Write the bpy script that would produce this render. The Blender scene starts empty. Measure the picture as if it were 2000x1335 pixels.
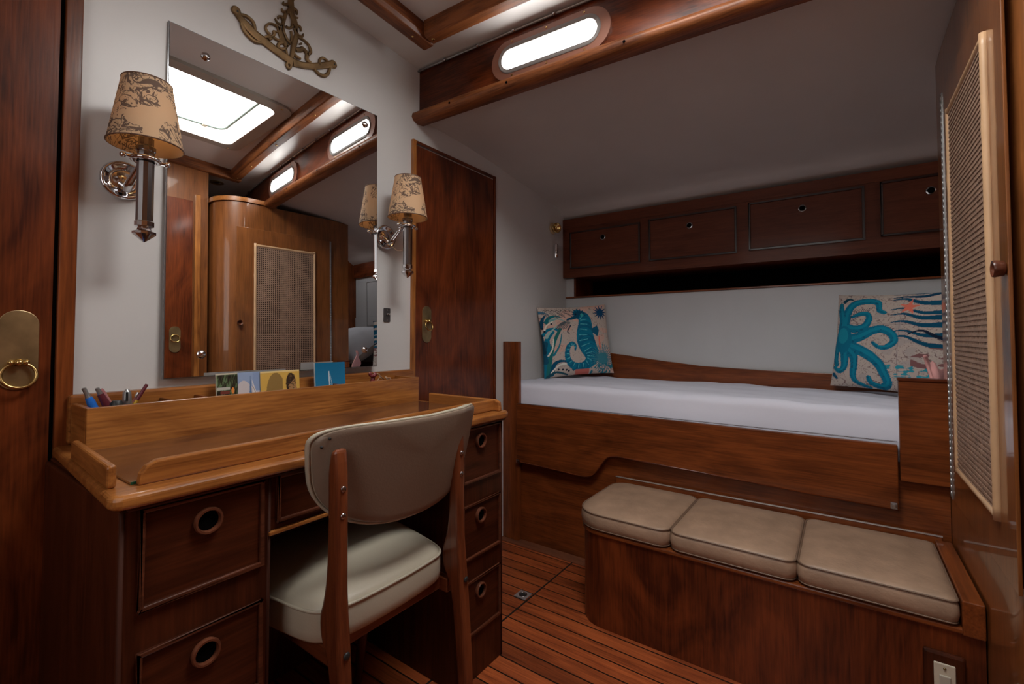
import bpy, bmesh, math, random
import numpy as np
from mathutils import Vector, Matrix
random.seed(7); np.random.seed(7)
R = math.radians
S = bpy.context.scene
COL = S.collection
# ------------------------------------------------------------------ camera, world, light
FPX, YAW, PIT = 904.0, R(35.55), R(1.7)
cd = bpy.data.cameras.new('camera'); cam = bpy.data.objects.new('camera', cd); COL.objects.link(cam)
cam.location = (0, 0, 1.0); cam.rotation_euler = (R(90) + PIT, 0, YAW)
cd.sensor_width = 36; cd.lens = FPX / 2000 * 36; cd.shift_y = -37.5 / 2000; cd.clip_start = 0.02
S.camera = cam
S.view_settings.view_transform = 'Standard'; S.view_settings.look = 'None'
S.view_settings.gamma = 1; S.view_settings.use_curve_mapping = False
S.view_settings.exposure = 0.65
HATCH_E, PORT_E, FILL_E = 13.0, 9.0, 3.4
w = bpy.data.worlds.new('world'); S.world = w; w.use_nodes = True
w.node_tree.nodes['Background'].inputs[0].default_value = (.8, .88, 1, 1)
w.node_tree.nodes['Background'].inputs[1].default_value = .4

def lamp(name, kind, loc, energy, color, size=.1, rot=(0, 0, 0), size_y=None):
    d = bpy.data.lights.new(name, kind); d.energy = energy; d.color = color
    if kind == 'AREA':
        d.size = size
        if size_y: d.shape = 'RECTANGLE'; d.size_y = size_y
    else: d.shadow_soft_size = size
    o = bpy.data.objects.new(name, d); COL.objects.link(o); o.location = loc; o.rotation_euler = rot
    return o
# added soft fill light behind the camera, brightens the whole cabin
lamp('fill_light', 'AREA', (-.45, -.80, 1.5), FILL_E, (1, .97, .94), .9, (R(80), 0, 0), 1.1)

def ray(px, py):                      # the direction in which a point of the photograph was measured
    r = (px - 1000) / FPX; u = (630 - py) / FPX
    h = math.cos(PIT) - u * math.sin(PIT); z = math.sin(PIT) + u * math.cos(PIT)
    return Vector((-math.sin(YAW) * h + math.cos(YAW) * r, math.cos(YAW) * h + math.sin(YAW) * r, z))
def onx(px, py, x):                   # measured point on a plane of constant x -> (y, z)
    d = ray(px, py); t = x / d.x
    return (t * d.y, 1 + t * d.z)

# ------------------------------------------------------------------ materials
def newmat(name):
    m = bpy.data.materials.new(name); m.use_nodes = True
    nt = m.node_tree; b = nt.nodes['Principled BSDF']
    return m, nt, b
def N(nt, kind, **kw):
    n = nt.nodes.new(kind)
    for k, v in kw.items():
        if k.startswith('i_'):
            key = k[2:]; key = int(key) if key.isdigit() else key
            n.inputs[key].default_value = v
        else: setattr(n, k, v)
    return n
def plain(name, col, rough=.5, metal=0, coat=0, bump=0, bscale=60, emit=None, es=0, var=0, vscale=5, spec=.5):
    m, nt, b = newmat(name)
    b.inputs['Base Color'].default_value = (*col, 1); b.inputs['Roughness'].default_value = rough
    b.inputs['Metallic'].default_value = metal; b.inputs['Coat Weight'].default_value = coat
    b.inputs['Coat Roughness'].default_value = .1
    b.inputs['Specular IOR Level'].default_value = spec
    tc = N(nt, 'ShaderNodeTexCoord')
    if var:
        n = N(nt, 'ShaderNodeTexNoise', i_Scale=vscale, i_Detail=5.0)
        nt.links.new(tc.outputs['Object'], n.inputs['Vector'])
        r = N(nt, 'ShaderNodeValToRGB'); r.color_ramp.elements[0].position = .3; r.color_ramp.elements[1].position = .7
        r.color_ramp.elements[0].color = (*[c * (1 - var) for c in col], 1); r.color_ramp.elements[1].color = (*[min(1, c * (1 + var)) for c in col], 1)
        nt.links.new(n.outputs[0], r.inputs[0]); nt.links.new(r.outputs[0], b.inputs['Base Color'])
    if bump:
        n = N(nt, 'ShaderNodeTexNoise', i_Scale=bscale, i_Detail=4.0); bp = N(nt, 'ShaderNodeBump', i_Strength=bump, i_Distance=.01)
        nt.links.new(tc.outputs['Object'], n.inputs['Vector']); nt.links.new(n.outputs[0], bp.inputs['Height']); nt.links.new(bp.outputs[0], b.inputs['Normal'])
    if emit:
        b.inputs['Emission Color'].default_value = (*emit, 1); b.inputs['Emission Strength'].default_value = es
    return m
def wood(name, dark, light, axis='z', rough=.32, coat=.6, scale=1.0, figure=.35, crough=.12, planks=None, spec=.4, con=.10, fib=.30):
    m, nt, b = newmat(name)
    L = nt.links.new
    tc = N(nt, 'ShaderNodeTexCoord'); oi = N(nt, 'ShaderNodeObjectInfo')
    add = N(nt, 'ShaderNodeVectorMath', operation='ADD'); sc = N(nt, 'ShaderNodeVectorMath', operation='SCALE', i_Scale=9.0)
    comb = N(nt, 'ShaderNodeCombineXYZ'); L(oi.outputs['Random'], comb.inputs[0]); L(oi.outputs['Random'], comb.inputs[1]); L(oi.outputs['Random'], comb.inputs[2])
    L(comb.outputs[0], sc.inputs[0]); L(tc.outputs['Object'], add.inputs[0]); L(sc.outputs[0], add.inputs[1])
    def mapped(lo, hi):
        s = [hi * scale] * 3; s['xyz'.index(axis)] = lo * scale
        mp = N(nt, 'ShaderNodeMapping'); mp.inputs['Scale'].default_value = s; L(add.outputs[0], mp.inputs['Vector']); return mp
    n1 = N(nt, 'ShaderNodeTexNoise', i_Scale=1.0, i_Detail=6.0, i_Roughness=.6, i_Distortion=1.2); L(mapped(2.2, 26).outputs[0], n1.inputs['Vector'])
    n2 = N(nt, 'ShaderNodeTexNoise', i_Scale=1.0, i_Detail=3.0); L(mapped(10, 210).outputs[0], n2.inputs['Vector'])
    n3 = N(nt, 'ShaderNodeTexNoise', i_Scale=1.0, i_Detail=3.0, i_Distortion=2.5); L(mapped(2.2, 4.5).outputs[0], n3.inputs['Vector'])
    def mix(a, bb, f):
        x = N(nt, 'ShaderNodeMix', data_type='FLOAT'); x.inputs[0].default_value = f; L(a, x.inputs[2]); L(bb, x.inputs[3]); return x.outputs[0]
    v = mix(mix(n1.outputs[0], n3.outputs[0], figure), n2.outputs[0], fib)
    r = N(nt, 'ShaderNodeValToRGB'); e = r.color_ramp.elements
    e[0].position = .5 - con; e[1].position = .5 + con; e[0].color = (*dark, 1); e[1].color = (*light, 1)
    L(v, r.inputs[0]); col = r.outputs[0]
    if planks:                                   # dark caulked seams between floor planks running along x
        sx = N(nt, 'ShaderNodeSeparateXYZ'); L(tc.outputs['Object'], sx.inputs[0])
        d = N(nt, 'ShaderNodeMath', operation='DIVIDE', i_1=planks); L(sx.outputs[1], d.inputs[0])
        fl = N(nt, 'ShaderNodeMath', operation='FLOOR'); L(d.outputs[0], fl.inputs[0])
        wn = N(nt, 'ShaderNodeTexWhiteNoise', noise_dimensions='1D'); L(fl.outputs[0], wn.inputs['W'])
        fr = N(nt, 'ShaderNodeMath', operation='FRACT'); L(d.outputs[0], fr.inputs[0])
        mr = N(nt, 'ShaderNodeMapRange'); mr.inputs[3].default_value = .75; mr.inputs[4].default_value = 1.3; L(wn.outputs[0], mr.inputs[0])
        hs = N(nt, 'ShaderNodeHueSaturation'); L(col, hs.inputs['Color']); L(mr.outputs[0], hs.inputs['Value'])
        lt = N(nt, 'ShaderNodeMath', operation='LESS_THAN', i_1=.085); L(fr.outputs[0], lt.inputs[0])
        mc = N(nt, 'ShaderNodeMix', data_type='RGBA'); L(lt.outputs[0], mc.inputs[0]); L(hs.outputs[0], mc.inputs[6]); mc.inputs[7].default_value = (.01, .006, .004, 1)
        col = mc.outputs[2]
    L(col, b.inputs['Base Color'])
    b.inputs['Roughness'].default_value = rough; b.inputs['Coat Weight'].default_value = coat; b.inputs['Coat Roughness'].default_value = crough
    b.inputs['Specular IOR Level'].default_value = spec
    bp = N(nt, 'ShaderNodeBump', i_Strength=.08, i_Distance=.002); L(n2.outputs[0], bp.inputs['Height']); L(bp.outputs[0], b.inputs['Normal'])
    return m
def woods(name, dark, light, **k):
    return {a: wood(f'{name} grain {a}', dark, light, a, **k) for a in 'xyz'}
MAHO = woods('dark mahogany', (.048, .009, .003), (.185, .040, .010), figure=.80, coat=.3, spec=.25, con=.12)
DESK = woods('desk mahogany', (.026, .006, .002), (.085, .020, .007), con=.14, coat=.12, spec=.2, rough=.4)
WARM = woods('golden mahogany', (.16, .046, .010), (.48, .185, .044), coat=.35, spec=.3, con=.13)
BEAM = woods('beam mahogany', (.085, .024, .008), (.27, .088, .026), coat=.06, rough=.45, spec=.3)
BERTH = woods('berth mahogany', (.075, .018, .005), (.275, .070, .016), coat=.3, spec=.25, con=.15, figure=.4)
LOCK = woods('locker mahogany', (.085, .021, .009), (.165, .045, .019), con=.15, coat=.1, rough=.45, spec=.2)
WARD = woods('wardrobe veneer', (.125, .040, .011), (.29, .100, .026), coat=.8, crough=.05, figure=.35, con=.15)
LEGW = woods('chair teak', (.10, .024, .009), (.20, .052, .017), coat=.4)
FLOORM = wood('teak floor planks', (.17, .034, .010), (.42, .10, .028), 'x', rough=.42, coat=.25, planks=.0585)
SEAM = plain('black caulk', (.008, .006, .005), .6)
EDGE = plain('dark rounded corner wood', (.05, .015, .008), .6, spec=.15)
DARK = plain('shadow and plug black', (.004, .003, .003), 1, spec=0)  # near-black standing in for shade in holes, gap and shelf; also screw plugs
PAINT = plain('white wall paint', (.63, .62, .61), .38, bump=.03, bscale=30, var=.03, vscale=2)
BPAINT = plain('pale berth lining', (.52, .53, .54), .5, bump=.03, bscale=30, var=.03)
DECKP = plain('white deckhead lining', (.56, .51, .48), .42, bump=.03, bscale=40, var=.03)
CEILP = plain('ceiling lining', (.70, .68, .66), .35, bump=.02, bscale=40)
CHROME = plain('chrome', (.75, .75, .77), .09, 1)
DULL = plain('worn chrome', (.42, .42, .44), .25, 1)
GUN = plain('darkened chrome', (.34, .33, .34), .18, 1)
SILV = plain('bright metal strip', (.75, .74, .75), .3, .8)
BRASS = plain('brass', (.62, .43, .17), .24, 1)
OLDBRASS = plain('aged brass', (.33, .24, .11), .42, 1, var=.35, vscale=25)
PLATE = plain('tarnished brass plate', (.42, .31, .16), .42, 1, var=.3, vscale=18)
ORNM = plain('dull bronze', (.20, .125, .06), .42, .8, var=.4, vscale=25)
MIRR = plain('mirror silver', (.86, .87, .87), .0, 1)
MIRE = plain('mirror edge glass', (.32, .33, .34), .15, .6)
CREAM = plain('cream vinyl', (.48, .435, .34), .38, bump=.04, bscale=220)
BACKV = plain('beige vinyl back', (.235, .175, .13), .42, bump=.05, bscale=220)
TAN = plain('tan leather', (.37, .245, .165), .42, bump=.12, bscale=90, var=.16, vscale=14)
TANP = plain('dark tan piping', (.19, .12, .08), .45)
SHEET = plain('white cotton sheet', (.72, .73, .83), .85, bump=.5, bscale=7, spec=.2)
LINEN = plain('cream linen', (.62, .53, .45), .9)
PINK = plain('pink cloth', (.72, .36, .34), .9, bump=.3, bscale=30)
BAMB = plain('rattan cane pole', (.58, .36, .20), .4, coat=.2, var=.08, vscale=12)
CANE = plain('woven cane', (.34, .215, .15), .55, var=.2, vscale=40)
CANEB = plain('cane backing', (.055, .028, .018), .8)
GREY = plain('beige grey hatch frame', (.42, .38, .33), .4)
SHAFT = plain('white hatch lining', (.8, .8, .78), .5)
SKYG = plain('daylit hatch pane', (.8, .8, .8), .3, emit=(1, .985, .96), es=HATCH_E)
SKYP = plain('daylit port pane', (.8, .8, .8), .3, emit=(1, .98, .95), es=PORT_E)
RIMM = plain('grey port rim', (.22, .20, .19), .45)
GASK = plain('green grey gasket', (.16, .20, .18), .4)
PORTW = plain('port frame varnish', (.27, .115, .075), .4, coat=.3)
RUB = plain('black rubber', (.015, .015, .015), .5)
STEEL = plain('grey metal', (.38, .38, .38), .35, .8)
BLUEPL = plain('blue plastic', (.02, .16, .62), .3)
MAROON = plain('maroon plastic', (.12, .02, .03), .3)
PINKPL = plain('dusty pink plastic', (.42, .16, .16), .35)
YELP = plain('yellow paint', (.55, .33, .03), .4)
WHITEPL = plain('ivory plastic', (.62, .56, .44), .4)
WIRE = plain('pale flex', (.55, .38, .27), .5)
REDP = plain('dark red paint', (.16, .015, .02), .35)
def glassy(name, tint, rough=.02, alpha=.25):
    m, nt, b = newmat(name)
    b.inputs['Base Color'].default_value = (*tint, 1); b.inputs['Roughness'].default_value = rough
    b.inputs['Transmission Weight'].default_value = 1; b.inputs['IOR'].default_value = 1.45
    return m
def vcol(name, rough=.9, coat=0):
    m, nt, b = newmat(name); a = N(nt, 'ShaderNodeVertexColor', layer_name='print')
    nt.links.new(a.outputs[0], b.inputs['Base Color']); b.inputs['Roughness'].default_value = rough; b.inputs['Coat Weight'].default_value = coat
    b.inputs['Specular IOR Level'].default_value = .25
    return m
PRINT = vcol('printed linen'); CARD = vcol('printed card', .35, .3)
def shade_mat(name, glow):                       # parchment with sketched ink lines
    m, nt, b = newmat(name); L = nt.links.new
    tc = N(nt, 'ShaderNodeTexCoord')
    def ink(scale, wdt, dist, det=3.0):
        n = N(nt, 'ShaderNodeTexNoise', i_Scale=scale, i_Detail=det, i_Distortion=dist); L(tc.outputs['Object'], n.inputs['Vector'])
        s = N(nt, 'ShaderNodeMath', operation='SUBTRACT', i_1=.5); L(n.outputs[0], s.inputs[0])
        a = N(nt, 'ShaderNodeMath', operation='ABSOLUTE'); L(s.outputs[0], a.inputs[0])
        l = N(nt, 'ShaderNodeMath', operation='LESS_THAN', i_1=wdt); L(a.outputs[0], l.inputs[0]); return l.outputs[0]
    mask = N(nt, 'ShaderNodeTexNoise', i_Scale=13.0, i_Detail=2.0); L(tc.outputs['Object'], mask.inputs['Vector'])
    mg = N(nt, 'ShaderNodeMath', operation='GREATER_THAN', i_1=.47); L(mask.outputs[0], mg.inputs[0])
    mx = N(nt, 'ShaderNodeMath', operation='MAXIMUM'); L(ink(20, .020, 1.2, 2.0), mx.inputs[0]); L(ink(44, .034, 2.0, 1.0), mx.inputs[1])
    mu = N(nt, 'ShaderNodeMath', operation='MULTIPLY'); L(mx.outputs[0], mu.inputs[0]); L(mg.outputs[0], mu.inputs[1])
    mu2 = N(nt, 'ShaderNodeMath', operation='MULTIPLY', i_1=.85); L(mu.outputs[0], mu2.inputs[0])
    c = N(nt, 'ShaderNodeMix', data_type='RGBA'); L(mu2.outputs[0], c.inputs[0]); c.inputs[6].default_value = (.74, .52, .32, 1); c.inputs[7].default_value = (.10, .055, .05, 1)
    L(c.outputs[2], b.inputs['Base Color']); b.inputs['Roughness'].default_value = .8
    tr = N(nt, 'ShaderNodeBsdfTranslucent'); L(c.outputs[2], tr.inputs[0])
    ms = N(nt, 'ShaderNodeMixShader', i_0=.35); L(b.outputs[0], ms.inputs[1]); L(tr.outputs[0], ms.inputs[2])
    L(ms.outputs[0], nt.nodes['Material Output'].inputs[0])
    return m
SHADE = shade_mat('inked parchment', 0)
TRIMB = plain('brown shade binding', (.16, .08, .05), .7)
BULB = plain('warm bulb', (.9, .7, .4), .4, emit=(1, .62, .26), es=3)

# ------------------------------------------------------------------ mesh helpers
class B:
    """collects shapes in world coordinates; ob() links them as one mesh"""
    def __init__(s): s.bm = bmesh.new()
    def quad(s, *p):
        return s.bm.faces.new([s.bm.verts.new(q) for q in p])
    def box(s, x0, x1, y0, y1, z0, z1):
        v = [s.bm.verts.new((x, y, z)) for x in (x0, x1) for y in (y0, y1) for z in (z0, z1)]
        for f in ((0, 1, 3, 2), (4, 6, 7, 5), (0, 4, 5, 1), (2, 3, 7, 6), (0, 2, 6, 4), (1, 5, 7, 3)): s.bm.faces.new([v[i] for i in f])
        return s
    def prism(s, pts, axis, a, b):
        """2-D outline (in the two remaining axes, in xyz order) extruded along axis from a to b"""
        def mk(p, c):
            q = list(p); q.insert('xyz'.index(axis), c); return s.bm.verts.new(q)
        va = [mk(p, a) for p in pts]; vb = [mk(p, b) for p in pts]
        s.bm.faces.new(va); s.bm.faces.new(vb[::-1]); n = len(pts)
        for i in range(n): s.bm.faces.new([va[i], vb[i], vb[(i + 1) % n], va[(i + 1) % n]])
        return s
    def loft(s, rings, closed=True, cap=True):
        vs = [[s.bm.verts.new(p) for p in r] for r in rings]; n = len(vs[0])
        for i in range(len(vs) - 1):
            for j in range(n if closed else n - 1):
                s.bm.faces.new([vs[i][j], vs[i][(j + 1) % n], vs[i + 1][(j + 1) % n], vs[i + 1][j]])
        if cap and closed: s.bm.faces.new(vs[0][::-1]); s.bm.faces.new(vs[-1])
        return s
    def tube(s, pts, r, n=10, closed=False, cap=True):
        pts = [Vector(p) for p in pts]; m = len(pts); rr = r if hasattr(r, '__len__') else [r] * m
        rings = []; up = None
        for i, p in enumerate(pts):
            a = pts[i - 1] if (i or closed) else p; c = pts[(i + 1) % m] if (i < m - 1 or closed) else p
            t = (c - a).normalized()
            if up is None:
                up = Vector((0, 0, 1)) if abs(t.z) < .9 else Vector((1, 0, 0))
            u = (up - t * up.dot(t)).normalized(); up = u; v = t.cross(u)
            rings.append([p + (u * math.cos(k * 2 * math.pi / n) + v * math.sin(k * 2 * math.pi / n)) * rr[i] for k in range(n)])
        if closed: rings.append(rings[0]); cap = False
        return s.loft(rings, cap=cap)
    def lathe(s, prof, c, axis=(0, 0, 1), n=28, cap=True):
        """profile (radius, height) turned about an axis through c"""
        ax = Vector(axis).normalized(); q = ax.to_track_quat('Z', 'Y'); c = Vector(c)
        return s.loft([[c + q @ Vector((r * math.cos(k * 2 * math.pi / n), r * math.sin(k * 2 * math.pi / n), h)) for k in range(n)] for r, h in prof], cap=cap)
    def torus(s, c, R_, r, axis, n=32, k=10):
        q = Vector(axis).normalized().to_track_quat('Z', 'Y'); c = Vector(c)
        return s.tube([c + q @ Vector((R_ * math.cos(i * 2 * math.pi / n), R_ * math.sin(i * 2 * math.pi / n), 0)) for i in range(n)], r, k, closed=True)
    def sphere(s, c, r, sc=(1, 1, 1), n=14):
        M = Matrix.Translation(c) @ Matrix.Diagonal((*[r * k for k in sc], 1))
        bmesh.ops.create_uvsphere(s.bm, u_segments=n, v_segments=n // 2 + 2, radius=1, matrix=M); return s
    def sweep(s, prof, path, cap=True):
        """profile (list of (a, b)) = offsets (dy, dz) carried along a path of points running in x"""
        return s.loft([[(p[0], p[1] + a, p[2] + b) for a, b in prof] for p in path], cap=cap)
    def ob(s, name, mat, parent=None, bevel=0, smooth=False, seg=2, auto=None):
        bm = s.bm; bmesh.ops.remove_doubles(bm, verts=bm.verts, dist=1e-6)
        bmesh.ops.recalc_face_normals(bm, faces=bm.faces)
        me = bpy.data.meshes.new(name); o = bpy.data.objects.new(name, me); COL.objects.link(o)
        if parent is not None:
            p = Vector((0, 0, 0)); q = parent
            while q is not None: p += q.location; q = q.parent
            bm.transform(Matrix.Translation(-p)); o.parent = parent
        else:                                    # origin at the base of the thing itself
            lo = Vector([min(v.co[i] for v in bm.verts) for i in range(3)]); hi = Vector([max(v.co[i] for v in bm.verts) for i in range(3)])
            c = Vector(((lo.x + hi.x) / 2, (lo.y + hi.y) / 2, lo.z)); bm.transform(Matrix.Translation(-c)); o.location = c
        bm.to_mesh(me); bm.free()
        me.materials.append(mat)
        if smooth:
            me.polygons.foreach_set('use_smooth', [True] * len(me.polygons))
            if auto: me.set_sharp_from_angle(angle=R(auto))
        if bevel:
            md = o.modifiers.new('bevel', 'BEVEL'); md.width = bevel; md.segments = seg; md.limit_method = 'ANGLE'; md.angle_limit = R(35)
        return o
def T(o, label, cat, group=None):
    o['label'] = label; o['category'] = cat
    if group: o['group'] = group
    return o
def ST(o): o['kind'] = 'structure'; return o
def E(name, loc, label, cat, group=None):
    o = bpy.data.objects.new(name, None); COL.objects.link(o); o.location = loc; o.empty_display_size = .05
    return T(o, label, cat, group)
def place(o, loc, mat3):                        # turn and put down a thing that was built about the origin
    o.matrix_world = Matrix.Translation(loc) @ mat3.to_4x4()
def rrect(w_, h_, r, n=6, cx=0, cy=0):
    pts = []
    for qx, qy, a0 in ((1, 1, 0), (-1, 1, 90), (-1, -1, 180), (1, -1, 270)):
        for k in range(n + 1):
            a = R(a0 + 90 * k / n); pts.append((cx + qx * (w_ / 2 - r) + r * math.cos(a), cy + qy * (h_ / 2 - r) + r * math.sin(a)))
    return pts
def smooth_line(pts, k=6):
    out = []; n = len(pts); P = [np.array(p, float) for p in pts]
    for i in range(n - 1):
        p0 = P[max(0, i - 1)]; p1 = P[i]; p2 = P[i + 1]; p3 = P[min(n - 1, i + 2)]
        for j in range(k):
            t = j / k; out.append(.5 * ((2 * p1) + (-p0 + p2) * t + (2 * p0 - 5 * p1 + 4 * p2 - p3) * t * t + (-p0 + 3 * p1 - 3 * p2 + p3) * t ** 3))
    out.append(P[-1]); return [tuple(o) for o in out]

W = -1.40            # face of the partition that carries the mirror
XC = .255            # face of the wardrobe
XR = .42             # face of the panelling beside the camera
def trunk_y(x): t = x + 1.4; return 1.305 + .03 * t + .022 * t * t
def deck_z(x, y):
    k = [(1.30, 1.890), (1.45, 1.886), (1.6, 1.878), (1.8, 1.860), (1.96, 1.838), (2.2, 1.812), (2.44, 1.784), (2.49, 1.745), (2.53, 1.722), (2.9, 1.70)]
    for (a, za), (b, zb) in zip(k, k[1:]):
        if y <= b: z = za + (zb - za) * (y - a) / (b - a); break
    return z + .028 * (x + 1.4) / 1.65 * max(0, min(1, (2.45 - y) / .3))
def ceil_z(y): return 2.148 - .052 * (max(y, -.2) / 1.31) ** 2

# ------------------------------------------------------------------ room shell
b = B(); b.box(-1.46, 1.10, -.95, 2.85, -.04, 0); ST(b.ob('floor', FLOORM))
# hatch board seams in the floor
b = B(); b.box(-.995, -.989, .0, 1.9, 0, .0012); ST(b.ob('trim_1', SEAM))
b = B(); b.box(W, W + .50, 1.845, 1.905, 0, .004); ST(b.ob('trim_2', wood('floor margin', (.12, .04, .02), (.22, .075, .035), 'x', rough=.5, coat=.1)))
b = B(); b.box(-1.46, W, -.95, 2.85, 0, 2.20); ST(b.ob('wall_left', PAINT))
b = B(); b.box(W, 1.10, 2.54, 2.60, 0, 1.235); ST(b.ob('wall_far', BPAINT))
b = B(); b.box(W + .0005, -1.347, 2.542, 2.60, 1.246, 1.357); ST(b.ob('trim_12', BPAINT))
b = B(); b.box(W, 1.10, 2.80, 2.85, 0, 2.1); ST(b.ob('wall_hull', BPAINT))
b = B(); b.box(-1.46, 1.10, -.95, -.90, 0, 2.20); ST(b.ob('wall_back', WARD['z']))
b = B(); b.box(XR, XR + .04, -.90, 1.118, 0, 2.18); ST(b.ob('wall_right', WARD['z']))
b = B(); b.box(1.05, 1.10, 1.13, 2.85, 0, 2.18); ST(b.ob('wall_passage', BERTH['z']))
b = B(); b.box(XR + .04, 1.05, 1.075, 1.118, 0, 2.18); ST(b.ob('wall_recess', BERTH['z']))
# ceiling with the hatch opening
HX0, HX1, HY0, HY1 = -.57, .02, .50, 1.09
xs = [-1.46, -1.0, HX0, HX1, .5, 1.10]; ys = [-.95, -.5, 0, .25, HY0, .8, HY1, 1.25, 1.34, 1.5]
b = B()
for i in range(len(xs) - 1):
    for j in range(len(ys) - 1):
        if HX0 <= xs[i] < HX1 and HY0 <= ys[j] < HY1: continue
        q = [(x, y) for x, y in ((xs[i], ys[j]), (xs[i + 1], ys[j]), (xs[i + 1], ys[j + 1]), (xs[i], ys[j + 1]))]
        lo = [b.bm.verts.new((x, y, ceil_z(y))) for x, y in q]; hi = [b.bm.verts.new((x, y, ceil_z(y) + .04)) for x, y in q]
        b.bm.faces.new(lo[::-1]); b.bm.faces.new(hi)
        for k in range(4): b.bm.faces.new([lo[k], lo[(k + 1) % 4], hi[(k + 1) % 4], hi[k]])
ST(b.ob('ceiling', CEILP))
# side deck lining over the berth
gx = np.linspace(W, 1.08, 14); gy = [1.31, 1.45, 1.6, 1.8, 1.96, 2.1, 2.2, 2.35, 2.44, 2.465, 2.49, 2.51, 2.53, 2.84]
b = B()
for s_ in (0, .03):
    g = [[b.bm.verts.new((x, max(y, trunk_y(x) + .005), deck_z(x, y) + s_)) for y in gy] for x in gx]
    for i in range(len(gx) - 1):
        for j in range(len(gy) - 1): b.bm.faces.new([g[i][j], g[i + 1][j], g[i + 1][j + 1], g[i][j + 1]])
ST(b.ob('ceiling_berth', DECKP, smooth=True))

# cabin side with the ports
def rib(x0, x1, y_off0, y_off1, z0, z1, n=16):
    return [(x, trunk_y(x)) for x in np.linspace(x0, x1, n)]
PORTS = [(-.800, .192), (.03, .192)]
path = [(x, trunk_y(x), 0) for x in np.linspace(W, 1.05, 30)]
b = B(); b.sweep([(0, 1.875), (.03, 1.875), (.03, 2.12), (0, 2.12)], path); ST(b.ob('trim_3', MAHO['x'], smooth=True, auto=30))
rail = [(.02, 1.875), (-.012, 1.872), (-.034, 1.880), (-.042, 1.893), (-.038, 1.908), (-.022, 1.917), (-.004, 1.918), (.02, 1.918)]
rail = [(a, z_ - .006) for a, z_ in rail]
b = B(); b.sweep(rail, path); rl = ST(b.ob('trim_4', BEAM['x'], smooth=True, auto=50))
for x in (-1.2, -.94, -.52, -.13, .3):
    b = B(); b.lathe([(.004, 0), (.0042, .002), (.002, .0028)], (x, trunk_y(x) - .041, 1.886), (0, -1, 0), 10); b.ob('screw_plug', DARK, rl, smooth=True)
# pipe rail along the top of the cabin side
b = B(); b.tube([(x, y - .008, ceil_z(y) - .010) for x, y, _ in path], .0045, 8); pr = ST(b.ob('trim_5', STEEL, smooth=True))
for i, x in enumerate(np.arange(-1.25, 1.0, .16)):
    b = B(); y = trunk_y(x); b.sphere((x, y - .014, ceil_z(y) - .013), .0065); b.ob('screw', DULL, pr, smooth=True)
def stadium(cx, cz, hl, hh, n=14):
    pts = []
    for k in range(n + 1):
        a = -math.pi / 2 + math.pi * k / n; pts.append((cx + (hl - hh) + hh * math.cos(a), cz + hh * math.sin(a)))
    for k in range(n + 1):
        a = math.pi / 2 + math.pi * k / n; pts.append((cx - (hl - hh) + hh * math.cos(a), cz + hh * math.sin(a)))
    return pts
for i, (px_, hl) in enumerate(PORTS):
    cz = 1.985
    outer = stadium(px_, cz, hl + .034, .072); outer = [(x, max(z_, 1.913)) for x, z_ in outer]
    mid = stadium(px_, cz, hl, .048); inn = stadium(px_, cz, hl - .010, .036)
    Y = lambda x, o_: trunk_y(x) + o_
    b = B(); b.loft([[(x, Y(x, 0), z_) for x, z_ in outer], [(x, Y(x, -.010), z_) for x, z_ in outer], [(x, Y(x, -.012), z_) for x, z_ in stadium(px_, cz, hl + .002, .050)], [(x, Y(x, -.001), z_) for x, z_ in mid]], cap=False)
    fr = ST(b.ob(f'window_{i + 1}', PORTW, smooth=True, auto=40))
    b = B(); b.loft([[(x, Y(x, -.0135), z_) for x, z_ in stadium(px_, cz, hl + .003, .051)], [(x, Y(x, -.0165), z_) for x, z_ in stadium(px_, cz, hl, .048)], [(x, Y(x, -.0135), z_) for x, z_ in inn], [(x, Y(x, -.002), z_) for x, z_ in inn]], cap=False)
    b.ob('port_rim', RIMM, fr, smooth=True, auto=60)
    b = B(); b.loft([[(x, Y(x, -.0045), z_) for x, z_ in stadium(px_, cz, hl - .012, .034)], [(x, Y(x, -.001), z_) for x, z_ in stadium(px_, cz, hl - .012, .034)]])
    b.ob('window_pane', SKYP, fr)
    for sx in (-1, 0, 1):
        for sz in (-1, 1):
            x = px_ + sx * hl * .72; b = B(); b.lathe([(.0035, 0), (.0035, .0015), (.001, .002)], (x, Y(x, -.011), cz + sz * .062 if sz > 0 else cz - .060), (0, -1, 0), 8); b.ob('screw', BRASS, fr)

# ceiling beams framing the hatch
def beam(pts, name, mat, wdt=.062, h=.055):
    rings = []
    for k, (x, y) in enumerate(pts):
        a = Vector(pts[max(0, k - 1)]); c = Vector(pts[min(len(pts) - 1, k + 1)]); d = (c - a).normalized(); n = Vector((-d.y, d.x))
        z_ = ceil_z(y); r = []
        for o_, dz in ((-.5, 0), (-.5, -.7), (-.36, -1), (.36, -1), (.5, -.7), (.5, 0)):
            q = Vector((x, y)) + n * o_ * wdt; r.append((q.x, q.y, z_ + dz * h if dz else z_ + .004))
        rings.append(r)
    b = B(); b.loft(rings); return ST(b.ob(name, mat, bevel=.004))
bx0, bx1 = -1.215, .42
byy = lambda x: trunk_y(x) - .165
t6 = beam([(x, byy(x)) for x in np.linspace(bx0 + .032, bx1 - .03, 10)], 'trim_6', BEAM['x'])
t7 = beam([(bx0, byy(bx0) + .03), (bx0, .7), (bx0, .25), (bx0, -.1)], 'trim_7', BEAM['y'])
t8 = beam([(bx1, byy(bx1) + .03), (bx1, .7), (bx1, .25), (bx1, -.1)], 'trim_8', BEAM['y'])
t9 = beam([(x, -.13) for x in (bx0, -.4, bx1)], 'trim_9', BEAM['x'])
for x in (-1.165, -.75, -.3, .1, .36):
    b = B(); b.sphere((x, byy(x), ceil_z(byy(x)) - .055), .006, (1, 1, .35)); b.ob('screw', BRASS, t6, smooth=True)
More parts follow.
